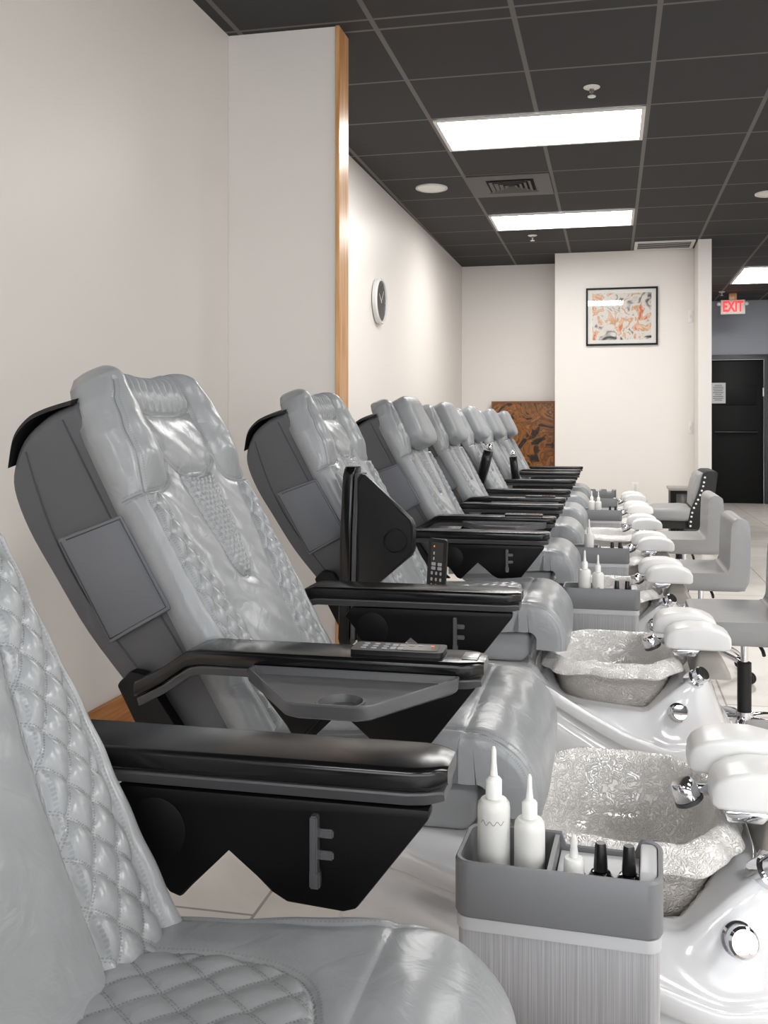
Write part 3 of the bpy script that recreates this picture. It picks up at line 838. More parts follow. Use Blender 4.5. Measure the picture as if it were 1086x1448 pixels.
# ------------------------------------------------------------------ carts with bottles
CW, CD = .254, .118
def cart_body(): return finish_rr(CW/2-.004, CD/2-.004, 0.03, .464, .016, M['grain'])
def finish_rr(hx, hy, z0, z1, r, m):
    p = rrect(hx, hy, r, 6)
    return prism(p, z0, z1, 'z', m, 0, angle=35)
def caddy(notch=False):
    def dense(p):
        out = []
        for a, b in zip(p, p[1:]+p[:1]):
            n = max(1, int(math.hypot(b[0]-a[0], b[1]-a[1])/.006))
            out += [(a[0]+(b[0]-a[0])*i/n, a[1]+(b[1]-a[1])*i/n) for i in range(n)]
        return out
    q = dense(rrect(CW/2, CD/2, .020, 6)); L = [0]
    po = q; pi = [(x*(CW-.012)/CW, y*(CD-.012)/CD) for x, y in q]; pm = [(x*(CW-.004)/CW, y*(CD-.004)/CD) for x, y in q]
    z0, z1 = .4805, .550
    def zz(k, x, y):
        if not notch: return z1-.0165*float(sstep(-.001, .003, np.array(x)))*float(sstep(.101, .098, np.array(x)) if False else 1-sstep(.094, .098, np.array(x)))*(y > .02)
        return z1-(.018 if (int((x+1)*22) % 2) else 0)
    secs = [[(x*.97, y*.97, z0) for x, y in po], [(x, y, z0+.004) for x, y in po], [(x, y, zz(0, x, y)-.003) for x, y in po], [(x, y, zz(0, x, y)) for x, y in pm], [(x, y, zz(0, x, y)-.001) for x, y in pi], [(x, y, z0+.007) for x, y in pi]]
    return loft(secs, M['greyplastic'], angle=35)
WELLS = [(.0185, -.012, .0155, .5180), (.0515, -.012, .0165, .5125), (.0860, -.012, .0165, .5125)]
def insert():
    x0, x1, y0, y1, zt = -.003, CW/2-.0295, -CD/2+.008, CD/2-.0075, .5270
    bm = bmesh.new()
    o = [(x0, y0), (x1, y0), (x1, y1), (x0, y1)]
    lo = [bm.verts.new((x, y, .4885)) for x, y in o]; up = [bm.verts.new((x, y, zt)) for x, y in o]
    bm.faces.new(lo)
    for j in range(4): bm.faces.new((lo[j], lo[(j+1) % 4], up[(j+1) % 4], up[j]))
    es = [bm.edges.get((up[j], up[(j+1) % 4])) for j in range(4)]
    for cx, cy, r, zw in WELLS:
        ra = [bm.verts.new((cx+r*math.cos(2*PI*j/24), cy+r*math.sin(2*PI*j/24), zt)) for j in range(24)]
        rb = [bm.verts.new((v.co.x, v.co.y, zw)) for v in ra]
        for j in range(24): bm.faces.new((ra[j], ra[(j+1) % 24], rb[(j+1) % 24], rb[j]))
        bm.faces.new(rb); es += [bm.edges.get((ra[j], ra[(j+1) % 24])) for j in range(24)]
    bmesh.ops.triangle_fill(bm, edges=es, use_beauty=True, normal=(0, 0, 1))
    return finish(bm, M['greylight'], angle=40)
def divider(): return prism(rrect(.003, CD/2-.0065, .002, 2, -.008), .4885, .5475, 'z', M['greyplastic'])
def end_block(): return prism([(-CD/2+.007, .4885), (CD/2-.007, .4885), (CD/2-.007, .5478), (-CD/2+.030, .5478), (-CD/2+.014, .538), (-CD/2+.008, .524)], CW/2-.028, CW/2-.0065, 'x', M['greylight'], .003, 2)
def band(): return finish_rr(CW/2-.002, CD/2-.002, .4645, .480, .018, M['greylight'])
def plinth(): return finish_rr(CW/2-.012, CD/2-.012, 0., .0295, .014, M['rubber'])
CARTS = []
def cart(x, y, label, rot=0., notch=False):
    t = thing('bottle_cart', label, 'cart', (x, y, 0), 'grey bottle carts between the foot baths', rot)
    link('cart_body', cached('cbody', cart_body), t); link('plinth', cached('cpl', plinth), t); link('trim_band', cached('cband', band), t)
    c = link('caddy', cached('caddy%d' % notch, lambda: caddy(notch)), t)
    link('bottle_rack', cached('cins', insert), c); link('divider', cached('cdiv', divider), c); link('end_block', cached('cend', end_block), c)
    CARTS.append(t); return t
def bottle_profile(r, h, nz):
    b = h-nz
    return [(0, 0), (r*.92, 0), (r, .003), (r, b-.012), (r*.96, b-.005), (r*.78, b), (r*.5, b+.001), (0, b+.001)]
def squeeze_bottle(loc, label, r, h, group='white squeeze bottles on the carts', mark=False):
    t = thing('squeeze_bottle', label, 'bottle', loc, group)
    k = '%.3f_%.3f' % (r, h); nz = h*.36; b = h-nz
    link('bottle_body', cached('bb'+k, lambda: lathe(bottle_profile(r, h, nz), M['bottle'], segs=32)), t)
    link('cap', cached('bc'+k, lambda: lathe([(0, b+.0015), (r*.50, b+.0015), (r*.50, b+nz*.36), (r*.42, b+nz*.40), (r*.26, b+nz*.44), (0, b+nz*.44)], M['bottlecap'], segs=24)), t)
    link('nozzle', cached('bn'+k, lambda: lathe([(0, b+nz*.445), (r*.25, b+nz*.445), (r*.17, b+nz*.70), (r*.17, b+nz*.72), (r*.15, h-.004), (r*.08, h), (0, h)], M['bottlecap'], segs=16)), t)
    if mark:
        pts = [(-(r+.0003)*math.sin(a), -(r+.0003)*math.cos(a), b*.80+.003*math.sin(a*14)*(1 if a > .2 else .8)) for a in [(-.75+i*.05) for i in range(30)]]
        link('print_mark', tube(pts, .0004, M['taupe'], 5), t)
    return t
def polish_bottle(loc, label, h=.058):
    t = thing('polish_bottle', label, 'nail polish', loc, 'nail polish bottles on the carts')
    link('bottle_body', cached('pb', lambda: lathe([(0, 0), (.0135, 0), (.0145, .002), (.0145, .017), (.012, .022), (.006, .0235), (0, .0235)], M['polish'], segs=28)), t)
    link('cap', cached('pc', lambda: lathe([(0, .0238), (.0085, .0238), (.0088, .028), (.0070, h-.003), (.0060, h), (0, h)], M['blacktop'], segs=24)), t)
    return t
def dropper(loc, label):
    t = thing('dropper_bottle', label, 'bottle', loc)
    link('bottle_body', lathe([(0, 0), (.0125, 0), (.013, .002), (.013, .026), (.011, .030), (.005, .031), (0, .031)], M['bottlecap'], segs=26), t)
    link('dropper_tip', lathe([(0, .0312), (.006, .0312), (.0055, .036), (.0042, .044), (.005, .050), (.003, .058), (0, .060)], M['bottle'], segs=18), t)
    return t
ZF = .4882; ZI = .5065
c0 = (-.064, 1.180)
cart(c0[0], c0[1], 'grey wood grain cart nearest the camera, holding bottles and black polishes', -.045)
squeeze_bottle((-.149, 1.183, ZF), 'tall white squeeze bottle with faint print in the nearest cart', .0212, .187, mark=True)
squeeze_bottle((-.1025, 1.179, ZF), 'shorter white squeeze bottle beside the tall one in the nearest cart', .0198, .156)
def well(k, cx, cy, rot=0.):
    x, y = WELLS[k][:2]; return (cx+x*math.cos(rot)-y*math.sin(rot), cy+x*math.sin(rot)+y*math.cos(rot), WELLS[k][3]+.0005)
dropper(well(0, *c0, -.045), 'small white dropper bottle beside the black polishes in the nearest cart')
polish_bottle(well(1, *c0, -.045), 'black nail polish next to the white dropper in the nearest cart')
polish_bottle(well(2, *c0, -.045), 'black nail polish by the grey end block of the nearest cart')
xc = lambda y: -.035-.009*(y-2.2)
cart(xc(3.16)+.01, 3.16, 'grey wood grain cart beyond the fully visible foot bath, holding two white bottles')
squeeze_bottle((xc(3.16)-.045, 3.16, ZF), 'white squeeze bottle nearer the chairs in the second cart', .0215, .180)
squeeze_bottle((xc(3.16)-.0005, 3.16, ZF), 'white squeeze bottle nearer the polishes in the second cart', .0195, .166)
polish_bottle(well(1, xc(3.16)+.01, 3.16), 'black nail polish beside the white bottles in the second cart')
polish_bottle(well(2, xc(3.16)+.01, 3.16), 'black nail polish at the bath end of the second cart')
cart(xc(4.20)+.005, 4.20, 'grey cart with one white bottle, third cart from the camera')
squeeze_bottle((xc(4.2)-.045, 4.20, ZF), 'lone white squeeze bottle in the third cart', .0215, .182)
polish_bottle(well(1, xc(4.2)+.005, 4.20), 'dark nail polish in the third cart, beside its divider')
polish_bottle(well(2, xc(4.2)+.005, 4.20), 'dark nail polish at the end of the third cart')
cart(xc(6.06)+.01, 6.06, 'grey cart with two white bottles, fourth cart from the camera')
squeeze_bottle((xc(6.06)-.055, 6.06, ZF), 'white squeeze bottle nearer the chairs in the fourth cart', .0205, .180)
squeeze_bottle((xc(6.06)-.012, 6.06, ZF), 'white squeeze bottle away from the chairs in the fourth cart', .0195, .176)
polish_bottle(well(1, xc(6.06)+.01, 6.06), 'dark nail polish in the fourth cart, beside its divider')
polish_bottle(well(2, xc(6.06)+.01, 6.06), 'dark nail polish at the end of the fourth cart')
cart(xc(7.02)-.005, 7.02, 'plain grey cart second from the far end')
cart(xc(7.92), 7.92, 'grey cart with notched caddy rim at the far end', notch=True)

# ------------------------------------------------------------------ stools
def cushion_L(sw, sd, th, bh, bt):
    """seat and low back in one bent cushion: profile in xz, rounded across y"""
    p = [(-.16, .40), (-.175, .42), (-.172, .455), (-.155, .470), (.05, .474), (.088, .478), (.098, .50), (.100, .56), (.104, .66), (.112, .69), (.135, .703), (.165, .695), (.178, .67), (.180, .56), (.176, .45), (.160, .415), (.13, .400)]
    P = smooth_path([(a, 0, b) for a, b in p]+[(p[0][0], 0, p[0][1])], 3)[:-1]
    return prism([(v.x, v.z) for v in P], -sd/2, sd/2, 'y', M['stool'], .016, 4, angle=60)
SGN = -1
def star_leg(a):
    c, s_ = math.cos(a), math.sin(a)
    pts = smooth_path([(.018*c, .018*s_, .115), (.09*c, .09*s_, .112), (.17*c, .17*s_, .092), (.215*c, .215*s_, .066), (.222*c, .222*s_, .054)], 5)
    n = len(pts); return tube(pts, [.013-.005*i/(n-1) for i in range(n)], M['chrome'], 10)
def caster_mesh(a):
    c, s_ = math.cos(a), math.sin(a)
    R = Matrix.Rotation(a, 3, 'Z') @ Matrix.Rotation(PI/2, 3, 'X')
    return lathe([(0, -.018), (.017, -.018), (.025, -.013), (.026, -.004), (.021, -.002), (.021, .002), (.026, .004), (.025, .013), (.017, .018), (0, .018)], M['rubber'], (.228*c, .228*s_, .0262), 24, R)
def stool(x, y, label, rot, base_rot, lift=0.):
    t = thing('rolling_stool', label, 'stool', (x, y, 0), 'grey low backed rolling stools', rot)
    link('cushion', cached('stc', lambda: cushion_L(0, .40, 0, 0, 0)), t, (0, 0, lift))
    link('gas_lift', cached('stg', lambda: lathe([(0, .14), (.023, .14), (.023, .30), (.019, .302), (0, .302)], M['rubber'], segs=22)), t)
    link('piston', cached('stp', lambda: lathe([(0, .303), (.012, .303), (.012, .375), (.05, .378), (.05, .395), (0, .395)], M['chrome'], segs=22)), t, (0, 0, lift))
    hub = link('hub', cached('sth', lambda: lathe([(0, .085), (.026, .085), (.030, .10), (.028, .139), (0, .139)], M['chrome'], segs=24)), t)
    for k in range(5):
        a = base_rot+2*PI*k/5
        l = link('base_leg', star_leg(a), t); link('caster', caster_mesh(a), l)
    link('lever', tube([(.03, -.10, .388), (.03, -.19, .384), (.03, -.21, .376)], .006, M['rubber'], 8), t, (0, 0, lift))
    return t
stool(.435, 3.22, 'grey rolling stool with its back cut by the frame edge, beside the fully visible bath', .0, PI)
stool(.385, 4.20, 'grey rolling stool with its back fully in view, the nearer of two such', .0, PI)
stool(.385, 5.12, 'grey rolling stool directly in front of the black studded chair', .0, PI, .028)

stool(.49, 2.12, 'grey rolling stool mostly hidden behind the nearest white foot pads', .0, PI, -.085)

# studded chair
t = thing('studded_chair', 'grey chair with a black curved back trimmed in silver studs', 'chair', (.50, 7.1, 0))
def studded_seat():
    secs = []
    for x, hw, z0, z1 in ((-.235, .15, .43, .455), (-.225, .20, .41, .475), (-.19, .235, .40, .49), (0, .245, .40, .497), (.08, .245, .40, .49)):
        secs.append([(x, p[0], (z0+z1)/2+p[1]) for p in rrect(hw, (z1-z0)/2, .03, 5)])
    return loft(secs, M['stool'], angle=60)
link('seat_cushion', studded_seat(), t)
WP = [(.145, .748), (.165, .765), (.235, .765), (.250, .752), (.232, .64), (.212, .50), (.195, .345), (.035, .345), (.040, .40), (.055, .479), (.094, .566), (.123, .643), (.138, .719)]
bk = link('back_shell', prism(WP, -.252, .252, 'y', M['cloth'], .010, 3), t); bk['label'] = 'black curved back'
link('back_cushion', prism([(.066, .49), (.072, .60), (.090, .685), (.110, .738), (.135, .752), (.165, .745), (.150, .60), (.12, .47)], -.222, .222, 'y', M['stool'], .022, 4), t)
stud = lathe([(.008, 0), (.0075, .003), (.0045, .0055), (0, .0065)], M['silver'], segs=12)
edge_ = [Vector((x+.016, 0, z)) for x, z in ((.040, .36), (.043, .40), (.057, .479), (.096, .566), (.125, .643), (.140, .719), (.148, .745))]
ep = smooth_path(edge_, 12); acc = [0]
for a_, b_ in zip(ep, ep[1:]): acc.append(acc[-1]+(b_-a_).length)
for k in range(12):
    d_ = acc[-1]*(k+.3)/12; j = max(i for i in range(len(acc)) if acc[i] <= d_)
    o = link('stud', stud, t, (ep[j].x, -.2515, ep[j].z)); o.rotation_euler = (PI/2, 0, 0)
link('apron', prism(rrect(.20, .22, .05, 5, -.02), .345, .398, 'z', M['cloth'], .006, 2), t)
link('gas_lift', lathe([(0, .10), (.03, .10), (.03, .344), (0, .344)], M['rubber'], segs=20), t)
link('base_plate', lathe([(0, 0), (.22, 0), (.225, .008), (.20, .02), (.05, .04), (.035, .0995), (0, .0995)], M['chrome'], segs=40), t)

# small black side cabinet behind the studded chair
t = thing('side_cabinet', 'small black cabinet with smoked panel behind the studded chair', 'cabinet', (.625, 8.25, 0))
link('cabinet_body', box((-.13, -.14, .0), (.13, .16, .535), M['blackmat'], .006, 2), t)
link('cabinet_top', box((-.145, -.155, .5355), (.145, .17, .56), M['taupe'], .004, 2), t)
link('door', box((-.085, -.152, .06), (.115, -.1405, .51), M['glassdark'], .004, 2), t)

# ------------------------------------------------------------------ the room
EH, CH = 1.09, 2.847
wx = lambda y: -1.69+.0115*(y-3.9)
YB, YP, YE = 10.03, 9.44, 13.5
Y0 = -4.0; XR = 6.0
def quadbox(pts, z0, z1, m):
    return prism(pts, z0, z1, 'z', m)
struct('floor', box((-2.2, Y0-.2, -.06), (XR+.2, 14.2, 0), M['floor']))
struct('wall_left', quadbox([(wx(Y0), Y0), (wx(YB+.2), YB+.2), (wx(YB+.2)-.15, YB+.2), (wx(Y0)-.15, Y0)], 0, CH+.03, M['wall']))
struct('wall_stub', quadbox([(wx(3.88)+.001, 3.88), (-1.185, 3.88), (-1.185, 3.995), (wx(3.995)+.001, 3.995)], 0, CH-.003, M['wall']))
tr = struct('trim_1', box((-1.184, 3.865, 0), (-1.166, 4.01, CH-.004), M['oak'], .002, 1))
struct('wall_back', quadbox([(wx(YB)+.001, YB), (-.45, YB), (-.45, YB+.15), (wx(YB)+.001, YB+.15)], 0, CH-.003, M['wall']))
struct('wall_projecting', quadbox([(-.563, YP), (.815, YP), (.815, YE-.02), (-.44, YE-.02), (-.44, YB-.02), (-.563, YB-.02)], 0, CH-.003, M['wall']))
struct('wall_pillar', quadbox([(.802, 8.99), (.922, 8.99), (.922, YE-.02), (.816, YE-.02), (.816, YP-.005), (.802, YP-.005)], 0, CH-.003, M['wall']))
# exit wall with the door opening
DX0, DX1, DZ = 1.33, 2.115, 2.045
bmw = bmesh.new()
struct('wall_exit', prism([(.70, 0), (DX0, 0), (DX0, DZ), (DX1, DZ), (DX1, 0), (XR, 0), (XR, CH-.003), (.70, CH-.003)], YE, YE+.15, 'y', M['wallblue']))
d = struct('door_1', box((DX0+.03, YE+.03, .001), (DX1-.03, YE+.075, DZ-.03), M['doorblack'], .004, 2))
link('door_frame', prism([(DX0-.04, 0), (DX0-.04, DZ+.04), (DX1+.04, DZ+.04), (DX1+.04, 0), (DX1-.025, 0), (DX1-.025, DZ-.025), (DX0+.025, DZ-.025), (DX0+.025, 0)], YE-.02, YE+.10, 'y', M['framegrey'], .004, 2), d)
link('push_bar', tube([(DX0+.10, YE-.02, 1.0), (DX1-.12, YE-.02, 1.0)], .018, M['darkmetal'], 10), d)
link('hinge', box((DX1-.045, YE+.012, 1.50), (DX1-.02, YE+.03, 1.62), M['brushed'], .002, 1), d)
link('upper_panel', box((DX0+.12, YE+.018, 1.38), (DX1-.13, YE+.0295, 1.66), M['glassdark'] if False else M['doorblack'], .004, 2), d)
struct('wall_right', box((XR, Y0, 0), (XR+.15, YE+.15, CH+.03), M['wall']))
# front wall behind the camera with shop windows
struct('wall_front', prism([(-2.0, 0), (-1.2, 0), (-1.2, .5), (-1.2, 2.4), (XR-.6, 2.4), (XR-.6, .5), (-1.2, .5), (-1.2, 0), (XR, 0), (XR, CH), (-2.0, CH)], Y0-.15, Y0-.001, 'y', M['wall'])) if False else None
struct('wall_front', prism([(-2.0, 0), (XR, 0), (XR, .45), (-1.2, .45), (-1.2, 2.45), (XR-.6, 2.45), (XR-.6, .4501), (XR, .4501), (XR, CH), (-2.0, CH)], Y0-.15, Y0-.001, 'y', M['wall']))
mg, nt, b = new_mat('window glass')
tr_ = nt.nodes.new('ShaderNodeBsdfTransparent'); gl = nt.nodes.new('ShaderNodeBsdfGlossy'); gl.inputs['Roughness'].default_value = .02
mxs = nt.nodes.new('ShaderNodeMixShader'); mxs.inputs[0].default_value = .06
nt.links.new(tr_.outputs[0], mxs.inputs[1]); nt.links.new(gl.outputs[0], mxs.inputs[2]); nt.links.new(mxs.outputs[0], nt.nodes['Material Output'].inputs[0])
for k in range(3):
    x0 = -1.2+k*2.2; x1 = x0+2.2
    w = struct('window_%d' % (k+1), prism([(x0, .45), (x1, .45), (x1, 2.45), (x0, 2.45), (x0, .4501), (x0+.05, .50), (x0+.05, 2.40), (x1-.05, 2.40), (x1-.05, .50), (x0+.05, .4999)], Y0-.12, Y0-.04, 'y', M['darkmetal']))
    link('pane', box((x0+.05, Y0-.085, .50), (x1-.05, Y0-.079, 2.40), mg), w)
# baseboards
struct('baseboard_left', quadbox([(wx(Y0)+.002, Y0), (wx(Y0)+.02, Y0), (wx(3.86)+.02, 3.86), (wx(3.86)+.002, 3.86)], 0, .14, M['oakdark']))
struct('baseboard_left_2', quadbox([(wx(4.02)+.002, 4.02), (wx(4.02)+.02, 4.02), (wx(YB)+.02, YB-.005), (wx(YB)+.002, YB-.005)], 0, .14, M['oakdark']))
struct('baseboard_exit', box((DX1+.045, YE-.016, 0), (XR, YE-.002, .11), M['framegrey'], .002, 1))

# ceiling: suspended grid with recessed tiles
GX = [-1.020+.61*k for k in range(-2, 13)]
GY = [3.85-.61*k for k in range(13, -1, -1)]+[3.955+.61*k for k in range(0, 17)]
def split_lines(G, h): return sorted([g-h for g in G]+[g+h for g in G])
LX, LY = split_lines(GX, .012), split_lines(GY, .008)
bm = bmesh.new()
gv = [[bm.verts.new((x, y, CH)) for x in LX] for y in LY]
tiles = []
for a in range(len(LY)-1):
    for c in range(len(LX)-1):
        f = bm.faces.new((gv[a][c], gv[a+1][c], gv[a+1][c+1], gv[a][c+1]))
        if LX[c+1]-LX[c] > .05 and LY[a+1]-LY[a] > .05: tiles.append(f)
        else: f.material_index = 1
bmesh.ops.inset_individual(bm, faces=tiles, thickness=.002, depth=-.004)
me = bpy.data.meshes.new('ceiling'); bm.to_mesh(me); bm.free(); me.materials.append(M['tilec']); me.materials.append(M['bar'])
struct('ceiling', me)
struct('ceiling_slab', box((-2.2, Y0-.2, CH+.04), (XR+.2, 14.2, CH+.12), M['wall']))

# ceiling lights
def panel(x0, y0, x1, y1, label):
    cx, cy = (x0+x1)/2, (y0+y1)/2; hx, hy = (x1-x0)/2-.014, (y1-y0)/2-.014
    t = thing('ceiling_light', label, 'ceiling light', (cx, cy, CH-.012), 'flat ceiling light panels')
    po = rrect(hx, hy, .002, 1); pi = rrect(hx-.022, hy-.022, .002, 1)
    link('light_frame', loft([[(x, y, .010) for x, y in po], [(x, y, 0) for x, y in po], [(x, y, 0) for x, y in pi], [(x, y, .006) for x, y in pi]], M['metalwhite'], cap=False, smooth=False), t)
    link('diffuser', mesh_from([(x, y, .0055) for x, y in ((-hx+.021, -hy+.021), (hx-.021, -hy+.021), (hx-.021, hy-.021), (-hx+.021, hy-.021))], [(0, 3, 2, 1)], M['light'], smooth=False), t)
Xa, Xb = -1.02, .20
gy = lambda k: 3.955+.61*k
panel(Xa, 3.85-.61*10, Xb, 3.85-.61*9, 'unseen ceiling panel added behind the camera to light the nearest seats')  # added out of view to put more light on the near seat tops
panel(Xa, gy(2), Xb, gy(3), 'large lit ceiling panel nearest the camera in view')
panel(Xa, gy(6), Xb, gy(7), 'smaller looking lit ceiling panel beyond the air diffuser')
panel(1.42, 10.665, 2.03, 11.885, 'lit ceiling panel in the hallway before the exit sign')
for n, k in (('beside the far end of the chair row', gy(6)), ('beside the stools', gy(2)), ('beside the second chair', 3.85-.61*2), ('beside the camera', 3.85-.61*6), ('behind the camera', 3.85-.61*10)):
    if k < 7: panel(1.42, k, 2.64, k+.61, 'lit ceiling panel over the open floor %s' % n)
    if k < 4: panel(3.86, k, 5.08, k+.61, 'lit ceiling panel near the far side wall %s' % n)

# air diffuser
t = thing('air_diffuser', 'square grey ceiling air diffuser between the two lit panels', 'vent', (Xa+.305, gy(4)+.305, CH-.012))
def ringplate(h0, h1, z0, z1, m):
    a = rrect(h0, h0, .002, 1); b = rrect(h1, h1, .002, 1)
    return loft([[(x, y, z0+.004) for x, y in a], [(x, y, z0) for x, y in a], [(x, y, z1) for x, y in b], [(x, y, z1+.004) for x, y in b]], m, cap=False, smooth=False)
link('diffuser_frame', loft([[(x, y, .010) for x, y in rrect(.29, .29, .002, 1)], [(x, y, .002) for x, y in rrect(.29, .29, .002, 1)], [(x, y, 0) for x, y in rrect(.19, .19, .002, 1)], [(x, y, .010) for x, y in rrect(.17, .17, .002, 1)]], M['ventgrey'], cap=False, smooth=False), t)
link('vent_cavity', box((-.168, -.168, .0085), (.168, .168, .0105), M['ventdark']), t)
for k, h in enumerate((.150, .115, .080, .045)):
    link('louvre', ringplate(h, h-.022, -.006, .006, M['ventgrey']), t)
# wall side return vent
t = thing('return_vent', 'pale slatted air vent on the ceiling at the projecting wall', 'vent', (.50, 9.20, CH-.012))
link('vent_frame', loft([[(x, y, .010) for x, y in rrect(.28, .20, .002, 1)], [(x, y, 0) for x, y in rrect(.28, .20, .002, 1)], [(x, y, 0) for x, y in rrect(.25, .165, .002, 1)], [(x, y, .008) for x, y in rrect(.25, .165, .002, 1)]], M['metalwhite'], cap=False, smooth=False), t)
link('vent_cavity', box((-.252, -.168, .0085), (.252, .168, .0105), M['ventdark']), t)
for k in range(6):
    y = -.14+k*.056
    link('slat', prism([(y, .002), (y+.004, .000), (y+.030, .006), (y+.026, .008)], -.249, .249, 'x', M['metalwhite']), t)
# round speaker, sprinklers, recessed disc
t = thing('ceiling_speaker', 'round white speaker set in the ceiling by the left wall', 'speaker', (-1.30, 6.66, CH-.010))
link('speaker_rim', lathe([(.118, .010), (.118, .002), (.108, -.002), (.104, .0005)], M['metalwhite'], segs=40), t)
link('speaker_grille', lathe([(.103, .002), (.09, .0015), (0, .001)], M['plate'], segs=40), t)
t = thing('recessed_light', 'round recessed ceiling fixture at the right frame edge', 'ceiling light', (1.165, 7.33, CH-.010))
link('fixture_rim', lathe([(.10, .010), (.10, .002), (.085, -.002), (.075, .006)], M['metalwhite'], segs=40), t)
link('fixture_lens', lathe([(.0745, .0065), (0, .0045)], M['plate'], segs=40), t)
def sprinkler(x, y, label):
    t = thing('sprinkler', label, 'sprinkler', (x, y, CH-.006), 'ceiling fire sprinklers')
    link('escutcheon', cached('sp1', lambda: lathe([(.045, .010), (.042, .004), (.030, -.002), (.016, -.003), (0, -.003)], M['metalwhite'], segs=28)), t)
    link('sprinkler_body', cached('sp2', lambda: lathe([(0, -.0032), (.012, -.0032), (.012, -.018), (.007, -.022), (.006, -.040), (0, -.040)], M['brushed'], segs=16)), t)
    link('deflector', cached('sp3', lambda: lathe([(0, -.0405), (.021, -.0405), (.021, -.044), (.006, -.046), (0, -.046)], M['metalwhite'], segs=20)), t)
sprinkler(-.10, 4.85, 'fire sprinkler in front of the large lit panel')
sprinkler(-.714, 8.52, 'fire sprinkler beyond the smaller looking lit panel')
sprinkler(1.42, 12.6, 'fire sprinkler above the exit sign')

# clock on left wall (turned to face +x)
yk = 6.45
t = thing('wall_clock', 'round black faced clock with silver rim on the left wall', 'clock', (wx(yk)+.001, yk, 1.99))
t.rotation_euler = (0, PI/2, 0)
link('clock_rim', lathe([(.150, 0), (.165, .004), (.168, .03), (.160, .040), (.148, .038), (.146, .026)], M['silver'], segs=56), t)
link('clock_back', lathe([(0, .0015), (.149, .0015), (.149, .004), (0, .004)], M['blackmat'], segs=48), t)
link('clock_face', lathe([(0, .024), (.1455, .024), (.1455, .027), (0, .027)], M['clockface'], segs=48), t)
# local frame: -x is up, y is along the wall
def hand(ang, ln, w):
    c, s_ = math.cos(ang), math.sin(ang)
    d = Vector((-c, s_, 0)); n = Vector((s_, c, 0))
    p = [d*(-.015)+n*w, d*ln+n*w*.4, d*ln-n*w*.4, d*(-.015)-n*w]
    return [(v.x, v.y) for v in p]
link('hour_hand', prism(hand(math.radians(-50), .075, .004), .029, .0305, 'z', M['plate']), t)
link('minute_hand', prism(hand(math.radians(40), .105, .003), .031, .0322, 'z', M['plate']), t)
for k in range(12):
    a = 2*PI*k/12; ln = .016 if k % 3 else .026
    c, s_ = math.cos(a), math.sin(a); d = Vector((-c, s_)); n = Vector((s_, c)); q = [d*(.138-ln)+n*.002, d*.138+n*.002, d*.138-n*.002, d*(.138-ln)-n*.002]
    link('hour_mark', prism([(v.x, v.y) for v in q], .0272, .0282, 'z', M['taupe']), t)

# framed print on the projecting wall
x0, x1, z0, z1 = -.250, .453, 1.896, 2.476
t = thing('framed_print', 'black framed abstract orange and grey print on the projecting wall', 'picture', ((x0+x1)/2, YP-.002, (z0+z1)/2))
hx, hz = (x1-x0)/2, (z1-z0)/2
def rect_ring(hx, hz, w, y0, y1, m):
    o = [(-hx, -hz), (hx, -hz), (hx, hz), (-hx, hz)]; i = [(-hx+w, -hz+w), (hx-w, -hz+w), (hx-w, hz-w), (-hx+w, hz-w)]
    return loft([[(x, y1, z) for x, z in o], [(x, y0, z) for x, z in o], [(x, y0, z) for x, z in i], [(x, y1, z) for x, z in i]], m, cap=False, smooth=False)
link('picture_frame', rect_ring(hx, hz, .018, -.026, 0, M['blackmat']), t)
link('mat_board', box((-hx+.017, -.012, -hz+.017), (hx-.017, -.004, hz-.017), M['plate']), t)
link('print', box((-hx+.062, -.0135, -hz+.055), (hx-.062, -.0122, hz-.055), M['art1']), t)
link('glazing', box((-hx+.0175, -.021, -hz+.0175), (hx-.0175, -.019, hz-.0175), mg), t)
# gold and black panel leaning at the back wall
t = thing('decorative_panel', 'gold and black swirled panel at the back wall behind the last chair', 'art panel', (-.925, YB-.06, .60))
link('panel_board', box((-.33, -.02, 0), (.318, .0, .745), M['art2'], .003, 1), t)
link('panel_frame', rect_ring(.345, .3825, .022, -.032, .004, M['wood2']), t, (-.006, 0, .3725))
link('easel_box', box((-.34, -.05, -.599), (.33, .05, -.0105), M['blackmat'], .01, 2), t)
# switch plates at the projecting wall edge
for zz, lb in ((2.17, 'upper white plate at the edge of the projecting wall'), (1.07, 'lower white switch plate at the edge of the projecting wall')):
    t = thing('wall_plate', lb, 'switch', (.765, YP-.0005, zz), 'white plates on the projecting wall')
    link('plate', box((-.02, -.010, -.06), (.02, 0, .06), M['plate'], .003, 2), t)
    link('toggle', box((-.006, -.018, -.018), (.006, -.0102, .018), M['metalwhite'], .002, 2), t)
# outlet low on the projecting wall
t = thing('wall_outlet', 'white outlet plate low on the projecting wall', 'outlet', (.235, YP-.0005, .47))
link('plate', box((-.035, -.007, -.055), (.035, 0, .055), M['plate'], .003, 2), t)
link('socket', box((-.014, -.009, -.036), (.014, -.0072, .036), M['metalwhite'], .002, 2), t)

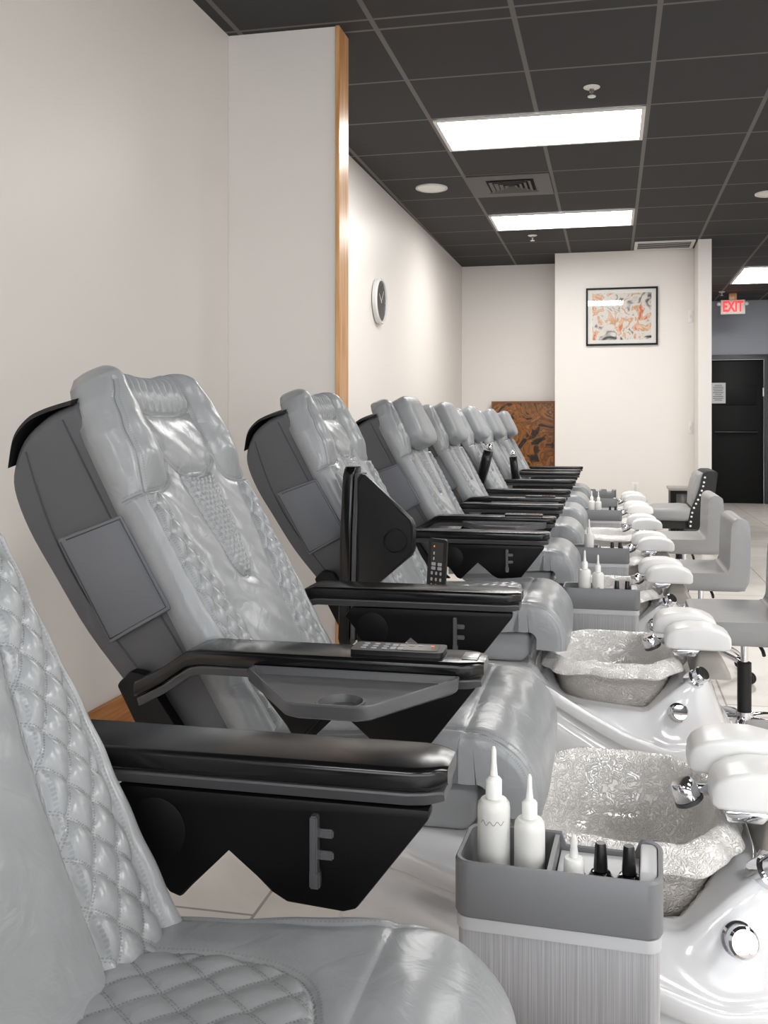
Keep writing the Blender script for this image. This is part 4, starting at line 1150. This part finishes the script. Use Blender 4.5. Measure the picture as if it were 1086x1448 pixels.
# exit sign
t = thing('exit_sign', 'lit red EXIT sign hanging before the black door', 'exit sign', (1.575, 12.72, 2.66))
link('sign_body', box((-.155, 0, -.095), (.155, .05, .095), M['metalwhite'], .008, 2), t)
link('sign_mount', box((-.05, .01, .0955), (.05, .04, CH-2.66-.004), M['oak'], .004, 2), t)
for sx in (-1, 1): link('lamp_head', lathe([(0, 0), (.022, 0), (.026, .03), (.012, .045), (0, .045)], M['metalwhite'], (sx*.156, .025, .045), 16, Matrix.Rotation(sx*PI/2, 3, 'Y')), t)
cu = bpy.data.curves.new('exit_text', 'FONT'); cu.body = 'EXIT'; cu.size = .195; cu.extrude = .002; cu.align_x = 'CENTER'; cu.align_y = 'CENTER'; cu.offset = .006
to = bpy.data.objects.new('tmp_text', cu); COL.objects.link(to)
bpy.context.view_layer.update()
tm = bpy.data.meshes.new_from_object(to.evaluated_get(bpy.context.evaluated_depsgraph_get())); bpy.data.objects.remove(to)
tm.materials.clear(); tm.materials.append(M['exitred'])
lo = link('lettering', tm, t, (0, -.003, 0)); lo.rotation_euler = (PI/2, 0, 0); lo.scale = (.66, .98, 1)
# notice on the door
t = thing('door_notice', 'pale printed notice sheet taped on the black door', 'notice', (1.475, YE+.0165, 1.55))
link('sheet', box((-.10, 0, -.145), (.10, .0012, .145), M['paper']), t)
for k in range(9):
    w = (.05, .07, .07, .06, .07, .045, .07, .07, .05)[k]
    link('text_line', box((-w, -.0008, .105-k*.026), (w, -.0001, .113-k*.026), M['ink']), t)

# ------------------------------------------------------------------ world, camera, view
w = bpy.data.worlds.new('World'); scene.world = w; w.use_nodes = True
bg = w.node_tree.nodes['Background']; bg.inputs[0].default_value = (.90, .95, 1, 1); bg.inputs[1].default_value = 5.3
cam = bpy.data.cameras.new('camera'); co = bpy.data.objects.new('camera', cam); COL.objects.link(co); scene.camera = co
FPX, CXP, HY, TH = 1300., 600., 602., math.radians(11.5)
co.location = (0, 0, EH); co.rotation_euler = (PI/2, 0, TH)
cam.sensor_fit = 'VERTICAL'; cam.sensor_height = 36; cam.lens = 36*FPX/1448
cam.shift_x = (543-CXP)/1448; cam.shift_y = (HY-724)/1448
cam.clip_start = .02
scene.view_settings.view_transform = 'Standard'; scene.view_settings.look = 'None'; scene.view_settings.gamma = 1; scene.view_settings.use_curve_mapping = False
scene.view_settings.exposure = 0.1
scene.cycles.use_denoising = True
scene.cycles.max_bounces = 8
